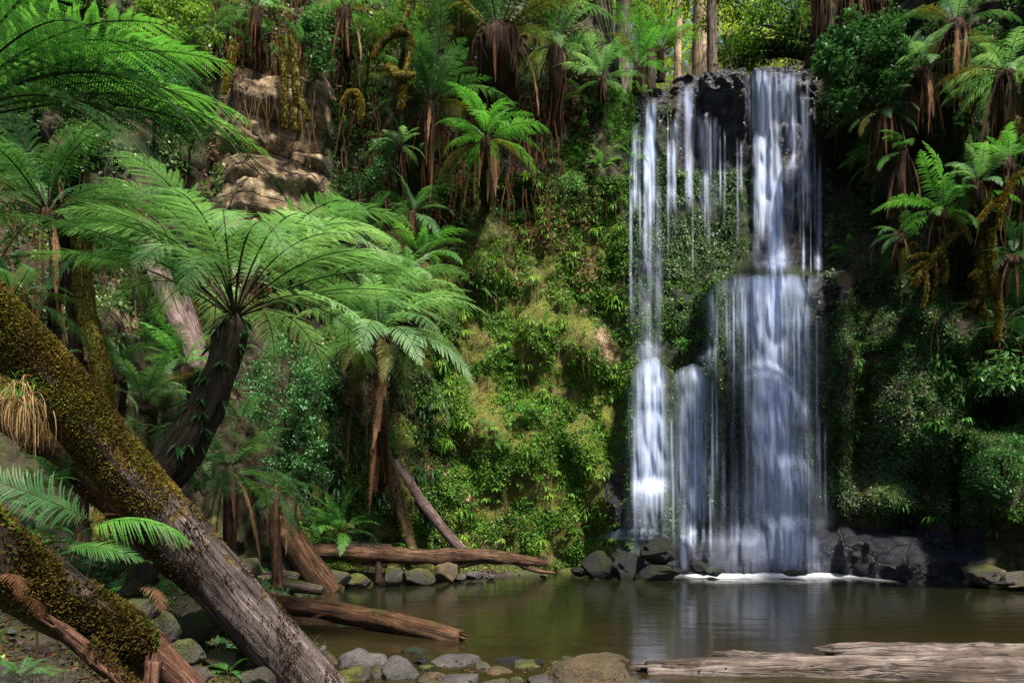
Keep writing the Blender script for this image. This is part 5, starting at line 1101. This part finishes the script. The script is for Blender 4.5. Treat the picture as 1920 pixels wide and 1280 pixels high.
for i, (px, py, Y, L, az, e0, lb) in enumerate([(15, 1130, 3.5, .32, -20, 30, 'rust brown dead frond drooping over the lichen crusted log'), (-10, 1095, 3.45, .34, -30, 40, 'rust brown dead frond at the left edge beside the lichen crusted log'), (620, 1150, 10.2, .5, 200, 5, 'small red brown dead frond trailing from the floating log'), (255, 1105, 5.7, .5, -30, 20, 'red brown dead frond lying below the bright curved frond'), (525, 965, 13.8, .8, -60, 0, 'pale brown dead frond hanging by the leaning stump')]):
    single_frond('dead_fern_frond', px, py, Y, lb, L, e0, -80, az, 'dead' if i != 4 else 'dead_pale', W=.26, seed=310 + i, sag=.5, stem='stipe_dead')
# dry grass tussock on the left
def tussock(px, py, Y, label):
    root = empty('grass_tussock', P(px, py, Y), label, 'grass'); rg = np.random.RandomState(3)
    for nm, mt, n, Lr, up in (('dry_blades', 'straw', 240, (.2, .55), -.1), ('green_blades', 'fern_bright', 160, (.12, .26), .6)):
        m = MB()
        for i in range(n):
            a = rg.uniform(0, 6.28); l = rg.uniform(*Lr); K = 6; t = np.linspace(0, 1, K); el = (up + rg.uniform(-.9, .9)) - rg.uniform(1.2, 2.6) * t if up < 0 else up + rg.uniform(-.4, .4) - .9 * t
            h = np.cumsum(np.cos(el)) / K * l * .6; z = np.cumsum(np.sin(el)) / K * l; o = rg.normal(0, .055, 3)
            p = np.stack([np.cos(a) * h, np.sin(a) * h, z], -1) + o; s = np.array([-np.sin(a), np.cos(a), 0]) * .0028 * (1 - .7 * t)[:, None]
            v = np.stack([p - s, p + s], 1).reshape(-1, 3); ix = np.arange(K * 2).reshape(K, 2); m.add(v, np.stack([ix[:-1, 0], ix[:-1, 1], ix[1:, 1], ix[1:, 0]], -1))
        m.build(nm, M[mt], root)
tussock(38, 742, 4.75, 'tussock of straw coloured dry grass hanging under the huge mossy trunk at the left edge')

# ================================================================ moss covered branches and roots on the walls
def mossy(name, label, pts, off=.8, Y=None, mat='mossy_branch', n=2500, br=(), seed=0, cat='branch', mossmat='moss_gold', size=.035):
    q = [( (P(a, b, Y) if Y else at(a, b, off)), wd) for a, b, wd in pts]
    Y0 = sum(p.y for p, _ in q) / len(q); q = [(P(a, b, Y0), wd * .36 * Y0 / F) for a, b, wd in pts]; base = q[0][0].copy()
    root = empty(name, base, label, cat); m = MB(); path = tube_into(m, rel(q, base), seg=10, rough=.22, seed=seed, fib=.1)
    rs_ = random.Random(seed); paths = [path]
    for b_ in br: paths.append(tube_into(m, [(P(a, b, Y0 + dy) - base, wd / 2 * Y0 / F) for a, b, wd, dy in b_], seg=7, rough=.25, seed=seed + 3))
    m.build('stem', M[mat], root, smooth=True)
    if n:
        mm_ = []
        for k, pa in enumerate(paths): moss_on(pa, .95, n if k == 0 else n // 4, mossmat, root, seed + k, size=size, upmin=-1, thr=-1)
    return root
mossy('mossy_branch', 'crooked moss laden branch bending over the dark slope near the top', [(700, 110, 10), (718, 78, 18), (745, 62, 16), (768, 66, 14), (770, 90, 10)], off=2.4, seed=1, br=[[(745, 62, 12, 0), (762, 30, 9, .2), (768, -10, 7, .3)], [(770, 90, 9, 0), (762, 130, 8, 0), (752, 150, 16, .1)], [(725, 125, 12, 0), (748, 142, 16, 0), (778, 140, 9, 0)]])
mossy('hanging_root', 'thick mossy root dangling and forking below the moss laden branch', [(728, 120, 10), (752, 145, 18), (756, 175, 20), (750, 205, 8)], off=2.2, seed=2)
mossy('hanging_root', 'golden mossy root hanging and forking in front of the grey sandstone', [(545, 60, 12), (552, 110, 20), (556, 170, 20), (556, 200, 14)], off=1.2, seed=3, br=[[(556, 185, 12, 0), (572, 205, 10, 0), (578, 226, 7, 0)], [(556, 190, 12, 0), (552, 225, 12, 0), (556, 246, 6, 0)]])
mossy('hanging_root', 'straight mossy root beside the forking one over the sandstone', [(528, 70, 10), (532, 120, 16), (534, 190, 14), (534, 240, 6)], off=1.1, seed=4)
mossy('hanging_root', 'short mossy root at the left end of the sandstone overhang', [(440, 80, 12), (432, 120, 16), (424, 160, 12), (421, 176, 6)], off=1.1, seed=5)
mossy('mossy_branch', 'arched golden moss tuft like a hook left of the shuttlecock fern', [(640, 200, 8), (654, 178, 16), (670, 178, 18), (678, 200, 14), (676, 226, 6)], off=1.6, seed=6)
mossy('mossy_tree', 'yellow mossy trunk leaning at the right edge above the light fern crown', [(1905, 230, 40), (1875, 285, 38), (1850, 330, 34), (1838, 360, 26)], Y=13.3, seed=7, n=5000, cat='tree trunk')
mossy('mossy_branch', 'forked yellow mossy branch poking down left with bare twigs under the bright round crown', [(1800, 428, 14), (1770, 460, 18), (1745, 490, 16), (1722, 520, 14), (1712, 538, 8)], Y=13.4, seed=8, br=[[(1752, 482, 7, 0), (1725, 478, 4, .1), (1706, 484, 2, .1)], [(1745, 490, 7, 0), (1722, 498, 4, 0), (1703, 512, 2, 0)], [(1750, 486, 7, 0), (1756, 520, 5, 0), (1748, 560, 3, 0)], [(1762, 470, 6, 0), (1775, 500, 5, 0), (1770, 530, 4, 0)], [(1745, 490, 5, 0), (1725, 470, 3, .2), (1712, 455, 2, .2)], [(1735, 505, 4, 0), (1738, 540, 3, -.1), (1730, 575, 2, 0)]])
mossy('hanging_root', 'fat moss wrapped root with stubby fingers hanging on the right wall', [(1842, 440, 12), (1840, 500, 20), (1838, 550, 22), (1836, 590, 12)], Y=13.3, seed=9, n=5000, br=[[(1838, 560, 14, 0), (1822, 575, 10, -.1), (1814, 572, 5, -.1)], [(1840, 505, 10, 0), (1826, 516, 9, 0), (1820, 522, 5, 0)], [(1838, 575, 12, 0), (1848, 592, 8, 0), (1846, 600, 4, 0)]])
mossy('hanging_root', 'second moss wrapped root hanging just right of the fat one', [(1858, 430, 12), (1862, 500, 20), (1868, 560, 22), (1872, 590, 14), (1870, 640, 8)], Y=13.2, seed=10, n=5000)
mossy('mossy_branch', 'thin yellow mossy branch reaching out at the far right under the light fern', [(1925, 318, 12), (1895, 345, 10), (1880, 385, 8), (1870, 430, 5)], Y=12.6, seed=11, n=1500)
mossy('mossy_branch', 'thin mossy stem slanting between the light fern and the round crown', [(1900, 350, 8), (1860, 385, 10), (1830, 420, 8)], Y=12.9, seed=12, n=1200)
mossy('slender_tree', 'thin golden mossy stem standing upright left of the falls among the ferns', [(1103, 140, 10), (1106, 60, 9), (1102, -60, 8)], Y=20.3, seed=13, n=2500, cat='tree trunk')
mossy('mossy_tree', 'dark leaning mossy trunk curving up beside the grey one above the left lip', [(1106, 90, 26), (1128, 50, 22), (1142, 0, 20), (1146, -60, 18)], Y=22.8, seed=14, mat='bark_dark', mossmat='moss_green', n=1500, cat='tree trunk')
mossy('mossy_tree', 'dark mossy tree limb at the top between the light bush and the fat trunk', [(752, 130, 14), (765, 60, 16), (775, -30, 18)], off=1.8, seed=15, mat='bark_dark', mossmat='moss_green', n=2500)
# hanging dead stalks, roots and vines too many to count
def hang_strands(name, zones, mat, seed, wr=(.006, .02), lr=(.4, 1.6), off=(.1, .9)):
    rg = np.random.RandomState(seed); m = MB()
    for (x0, x1, y0, y1, n) in zones:
        for i in range(n):
            px, py = rg.uniform(x0, x1), rg.uniform(y0, y1); loc, nn = hit(px, py)
            if loc.z < 1: continue
            o = rg.uniform(*off); p = Vector((loc.x, loc.y - o, loc.z)); l = rg.uniform(*lr); K = 7; w_ = rg.uniform(*wr); t = np.linspace(0, 1, K); ph = rg.uniform(0, 6); am = l * .05
            c = np.stack([p.x + am * np.sin(t * rg.uniform(2, 7) + ph) + rg.uniform(-.12, .12) * l * t, p.y + .5 * am * np.cos(t * 3 + ph), p.z - l * t], -1)
            s = np.array([1, rg.uniform(-.6, .6), 0]) * (w_ * (1 - .6 * t))[:, None]
            v = np.stack([c - s, c + s], 1).reshape(-1, 3); ix = np.arange(K * 2).reshape(K, 2); m.add(v, np.stack([ix[:-1, 0], ix[:-1, 1], ix[1:, 1], ix[1:, 0]], -1))
    return tag(m.build(name, M[mat]), kind='stuff')
hang_strands('hanging_stalks', [(420, 720, 10, 120, 120), (640, 1060, 120, 400, 330), (1550, 1900, 60, 480, 200), (0, 420, 350, 640, 240), (380, 640, 420, 640, 80)], 'dead', 1)
hang_strands('hanging_rootlets', [(450, 600, 110, 250, 70), (1020, 1180, 280, 700, 35), (1600, 1900, 300, 600, 100), (850, 1000, 500, 800, 20)], 'straw', 2, wr=(.0015, .004), lr=(.4, 1.5), off=(.05, .4))

# ================================================================ cover too dense to count
scatter_cliff(60000, (780, 1190, 330, 1060), .062, 'herb', 1, thr=-.10, name='wall_herbs', label='mixed small green leaves matting the sunlit mossy wall', exclude=lambda a, b: a > 1186)
scatter_cliff(16000, (780, 1190, 330, 1060), .045, 'moss_green', 2, thr=-.25, name='wall_moss', clump=.7)
scatter_cliff(16000, (1186, 1560, 200, 520), .065, 'herb_grey', 3, thr=-.12, name='spray_herbs', exclude=lambda a, b: (a > 1385 and a < 1545) or (a > 1262 and b < 320))
scatter_cliff(13000, (1170, 1570, 520, 1000), .06, 'herb_dark', 4, thr=.02, name='spray_moss')
scatter_cliff(2600, (1170, 1570, 560, 980), .07, 'shrub_y', 14, thr=.22, name='spray_sprigs', clump=.5)
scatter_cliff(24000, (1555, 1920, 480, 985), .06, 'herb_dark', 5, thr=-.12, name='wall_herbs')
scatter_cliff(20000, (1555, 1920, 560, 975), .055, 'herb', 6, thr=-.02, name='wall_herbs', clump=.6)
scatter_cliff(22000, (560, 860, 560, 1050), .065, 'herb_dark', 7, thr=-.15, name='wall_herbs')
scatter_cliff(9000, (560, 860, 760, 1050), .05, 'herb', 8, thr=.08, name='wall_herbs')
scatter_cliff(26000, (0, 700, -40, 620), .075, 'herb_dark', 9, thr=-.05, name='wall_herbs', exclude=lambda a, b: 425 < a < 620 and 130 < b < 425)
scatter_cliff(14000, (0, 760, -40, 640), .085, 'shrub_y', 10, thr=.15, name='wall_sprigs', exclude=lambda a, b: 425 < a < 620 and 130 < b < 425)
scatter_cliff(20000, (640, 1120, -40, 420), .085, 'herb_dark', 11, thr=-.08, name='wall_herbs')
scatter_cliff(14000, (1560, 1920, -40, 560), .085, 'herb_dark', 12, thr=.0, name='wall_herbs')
scatter_cliff(11000, (380, 1120, -40, 560), .13, 'litter', 13, thr=.12, name='dead_leaves', aspect=.3, exclude=lambda a, b: 425 < a < 620 and 130 < b < 425)
scatter_cliff(3500, (640, 960, 600, 1040), .07, 'litter', 15, thr=.2, name='dead_leaves', aspect=.4)
def scatter_ground(n, box, size, mat, seed, name, thr=0.0, zoff=.01, up=.6, aspect=.6, zmin=.02):
    rg = np.random.RandomState(seed); p = []; t = 0
    while len(p) < n and t < n * 8:
        t += 1; x, y = rg.uniform(box[0], box[1]), rg.uniform(box[2], box[3])
        if nz(x * .8, y * .8, seed) < thr: continue
        z = ground_z(x, y)
        if z < zmin: continue
        p.append((x, y, z + zoff))
    p = np.array(p); k = len(p); d = rg.normal(0, 1, (k, 3)); d[:, 2] = np.abs(d[:, 2]) * up; d /= np.linalg.norm(d, axis=1)[:, None]
    s = np.cross(d, rg.normal(0, 1, (k, 3))); s /= np.linalg.norm(s, axis=1)[:, None]; l = (size * rg.uniform(.5, 1.4, k))[:, None]
    v = np.stack([p, p + d * l * .5 + s * l * aspect * .5, p + d * l, p + d * l * .5 - s * l * aspect * .5], 1).reshape(-1, 3)
    m = MB(); m.add(v, np.arange(len(v)).reshape(-1, 4)); return tag(m.build(name, M[mat]), kind='stuff')
scatter_ground(9000, (-6, -1.2, 3, 14), .05, 'litter', 1, 'leaf_litter', thr=-.1, up=.2)
scatter_ground(22000, (-8, -1.5, 3, 16), .03, 'moss_green', 2, 'ground_moss', thr=-.05)
scatter_ground(9000, (-9, -2.5, 6, 16), .08, 'fern_dark', 3, 'undergrowth', thr=-.05, up=1.2)
scatter_ground(5000, (-6, 0, 14, 18), .05, 'herb', 4, 'bank_herbs', thr=-.1, up=1)
scatter_ground(1500, (-4, 1, 14, 18.5), .05, 'litter', 5, 'leaf_litter', thr=-.1, up=.2)

# ================================================================ the forest above the falls
def tree(label, px, Y, wpx, base_py, mat, crowns, leafmat, seed, lean=0, leaf=.16, cat='tree', name='forest_tree', n=2500, top_z=None, group='forest trees above the falls'):
    b0 = P(px, base_py, Y); root = empty(name, b0, label, cat, group); r = wpx / 2 * Y / F
    tz = (top_z or 36) - b0.z
    tube_obj('trunk', [(Vector((0, 0, -1.5)), r * 1.3), (Vector((lean * .3, 0, tz * .3)), r), (Vector((lean * .7, 0, tz * .65)), r * .8), (Vector((lean, 0, tz)), r * .5)], M[mat], root, seg=14, rough=.05, fib=.1, seed=seed)
    if crowns:
        rg = np.random.RandomState(seed); m = MB(); mb = MB()
        for (cx, cy, rx, ry, dy) in crowns:
            c = P(cx, cy, Y + dy) - b0; k = Y / F; cs = []
            while len(cs) < 46:
                v = rg.uniform(-1, 1, 3)
                if np.linalg.norm(v) < 1: cs.append(c + Vector((v[0] * rx * k, v[1] * rx * k * .6, v[2] * ry * k)))
            leaf_cloud_into(m, cs, .55, n, leaf, rg, aspect=.45, flat=.45)
            hub = Vector((0, 0, max(c.z - 1, 0)))
            for q in range(7): tube_into(mb, [(hub, r * .35 + .03), (hub.lerp(cs[q], .5) + Vector((0, 0, .2)), r * .2 + .02), (cs[q], .012)], seg=6, rough=.15, n=10, seed=q)
        m.build('crown', M[leafmat], root); mb.build('limbs', M[mat], root, smooth=True)
    return root
tree('grey barked trunk rising above the left end of the lip', 1166, 24.0, 24, 130, 'gum_grey', [(1190, -60, 110, 50, 0)], 'treeleaf', 1, .3)
tree('dark slim trunk standing right behind the middle of the lip, beside the sunny trunk', 1337, 26.0, 16, 150, 'gum_grey', [(1390, 10, 90, 60, 2), (1330, -70, 120, 40, 0)], 'treeleaf', 2, -.3)
tree('sunlit pale gum trunk glowing behind the dark slim one', 1314, 30.0, 30, 170, 'gum', [(1280, -50, 120, 60, 0)], 'treeleaf', 3, .2)
tree('thin pale trunk left of the sunlit gum in the background', 1268, 33.0, 12, 160, 'gum', [(1225, 30, 80, 50, 3)], 'treeleaf', 4, .5)
tree('thin background trunk behind the upright bright fern', 1222, 31.0, 14, 150, 'gum_grey', [(1180, 20, 70, 60, 2)], 'treeleaf', 5, -.4)
tree('spreading dark leaved myrtle with black limbs drooping over the right side of the lip', 1560, 23.5, 40, 160, 'bark_dark', [(1450, 50, 100, 58, 0), (1410, 100, 60, 26, 1), (1510, 80, 60, 60, 0), (1480, -30, 130, 50, 0)], 'treeleaf_d', 6, -.6, leaf=.14, n=2100)
tree('bright yellow green tree filling the gap behind the sunlit gum', 1365, 38.0, 18, 180, 'gum_grey', [(1360, 60, 90, 60, 0), (1280, 70, 70, 60, 0), (1420, 100, 60, 50, 0), (1330, 0, 120, 50, 1)], 'treeleaf', 7, 0, leaf=.2, n=1500)
tree('leafy tree over the tall ferns left of the lip', 1060, 25.0, 18, 120, 'bark_dark', [(1070, 0, 80, 50, 0), (1010, -20, 80, 40, 1)], 'treeleaf_d', 8, .4, leaf=.15, n=3500)
tree('tall pale trunk at the far left of the gap', 1210, 36.0, 16, 160, 'gum', [(1230, 90, 60, 50, 0)], 'treeleaf', 9, .2, leaf=.2)
tree('slender tree with a fine crown at the top above the slim tree fern', 1000, 24.0, 14, 60, 'gum_grey', [(960, -40, 120, 50, 0)], 'treeleaf', 10, .4)
rg = np.random.RandomState(9); m = MB(); cs = []
for i in range(900):
    x, y = rg.uniform(-8, 30), rg.uniform(27, 60); cs.append(Vector((x, y, min(hill_z(x, y), 33) + rg.uniform(.2, 2.2))))
leaf_cloud_into(m, cs, 1.0, 30000, .26, rg, aspect=.5); tag(m.build('hill_undergrowth', M['treeleaf']), kind='stuff')

scatter_cliff(6000, (1050, 1192, 180, 420), .11, 'strap', 21, thr=-.05, name='wall_grass', aspect=.16, out=.25)
scatter_cliff(7000, (1150, 1400, 330, 640), .06, 'herb', 22, thr=.02, name='spray_sprigs', clump=.6)
scatter_cliff(1800, (820, 1190, 330, 1050), .05, 'litter', 23, thr=.15, name='dead_leaves', aspect=.4)

# sticks and twigs on the left bank, small bank ferns
rg = random.Random(31); m = MB()
for i in range(260):
    x, y = rg.uniform(-5.5, -1.9), rg.uniform(3.6, 9.5); z = ground_z(x, y); a = rg.uniform(0, 3.14); l = rg.uniform(.08, .45)
    d = Vector((math.cos(a), math.sin(a), rg.uniform(-.2, .35))) * l; p = Vector((x, y, z + .02))
    tube_into(m, [(p, .006), (p + d * .5 + Vector((0, 0, .02)), .005), (p + d, .002)], seg=4, rough=.1, n=5, cap=False)
tag(m.build('twigs', M['wood_brown']), kind='stuff')
BANK = [(150, 1120, 60, 'fern between the two mossy logs at the left'), (210, 1150, 50, 'fern beside the round mossy boulder'), (330, 1110, 60, 'fern under the huge trunk near the glowing fronds'), (70, 1000, 80, 'shaded fern above the lichen crusted log'), (395, 1130, 44, 'tiny fern in the gap under the huge trunk'), (520, 1060, 60, 'fern among the dark logs left of the leaning stump'), (480, 1010, 70, 'fern in the shade left of the leaning stump'), (320, 960, 80, 'fern behind the huge trunk at its moss line'), (160, 880, 90, 'fern between the huge trunk and the moss wrapped tree'), (400, 1000, 80, 'fern on the dark bank behind the huge trunk'), (440, 960, 80, 'fern just left of the dark blue-green fern'), (250, 980, 60, 'fern right behind the glowing fronds')]
for i, (a, b, L, lb) in enumerate(BANK): ground_fern(a, b, L, lb, ['fern', 'fern_bright', 'fern_dark'][i % 3], seed=40 + i)
scatter_ground(9000, (-6, -2, 3.5, 9), .035, 'herb', 11, 'bank_herbs', thr=.05, up=1)
scatter_ground(7000, (-5.5, 1, 14, 18.6), .06, 'moss_green', 12, 'bank_moss', thr=-.3, up=.8)

scatter_cliff(12000, (1575, 1780, 540, 960), .055, 'herb_grey', 31, thr=-.05, name='wall_herbs')

# gravel and chips bedded between the stones
def gravel(name, boxes, mat, seed, zf=None):
    rg = np.random.RandomState(seed); m = MB()
    oc = np.array([[1, 0, 0], [-1, 0, 0], [0, 1, 0], [0, -1, 0], [0, 0, 1], [0, 0, -1]], float); tr = np.array([[0, 2, 4], [2, 1, 4], [1, 3, 4], [3, 0, 4], [2, 0, 5], [1, 2, 5], [3, 1, 5], [0, 3, 5]])
    for (x0, x1, y0, y1, n, s0, s1) in boxes:
        for i in range(n):
            x, y = rg.uniform(x0, x1), rg.uniform(y0, y1); z = ground_z(x, y)
            if z < -.17: continue
            r = s0 + (s1 - s0) * rg.uniform() ** 2.5; a = rg.normal(0, 1, (3, 3)); q, _ = np.linalg.qr(a)
            v = (oc * rg.uniform(.6, 1.2, (6, 1))) @ q * np.array([r, r, r * .6]) + np.array([x, y, max(z, -.05) + r * .15]); m.add(v, None, tr)
    return tag(m.build(name, M[mat]), kind='stuff')
gravel('gravel', [(-2.6, 2.4, 6.3, 7.9, 1500, .012, .06), (-5.5, -2, 3.6, 9, 900, .01, .06)], 'stone', 1)
gravel('dark_gravel', [(-2.6, 2.4, 6.3, 7.9, 1200, .012, .05), (-4.5, 1, 14, 18.6, 900, .015, .08), (-5.5, -2, 3.6, 9, 900, .01, .05)], 'stone_dark', 2)
scatter_ground(220, (-2.6, 2.2, 6.4, 7.8), .045, 'litter', 14, 'leaf_litter', thr=-.6, up=.2, zmin=-.3, zoff=.16)
BANK2 = [(30, 1060, 110, 'wide fern at the left edge above the lichen crusted log'), (130, 1075, 100, 'fern half hidden behind the lichen crusted log'), (215, 1130, 84, 'fern left of the round mossy boulder'), (95, 985, 110, 'dense fern at the left, lowest of those under the straw tussock'), (300, 1085, 70, 'fern where the thinner rough log meets the bank'), (20, 905, 110, 'fern under the straw tussock'), (230, 1240, 50, 'fern sprig by the short reddish stub'), (345, 1190, 50, 'fern sprig between mossy rocks right of the stub'), (180, 1180, 60, 'fern sprig behind the end of the lichen crusted log')]
for i, (a, b, L, lb) in enumerate(BANK2): ground_fern(a, b, L, lb, ['fern', 'fern_dark', 'fern_bright'][i % 3], seed=60 + i)
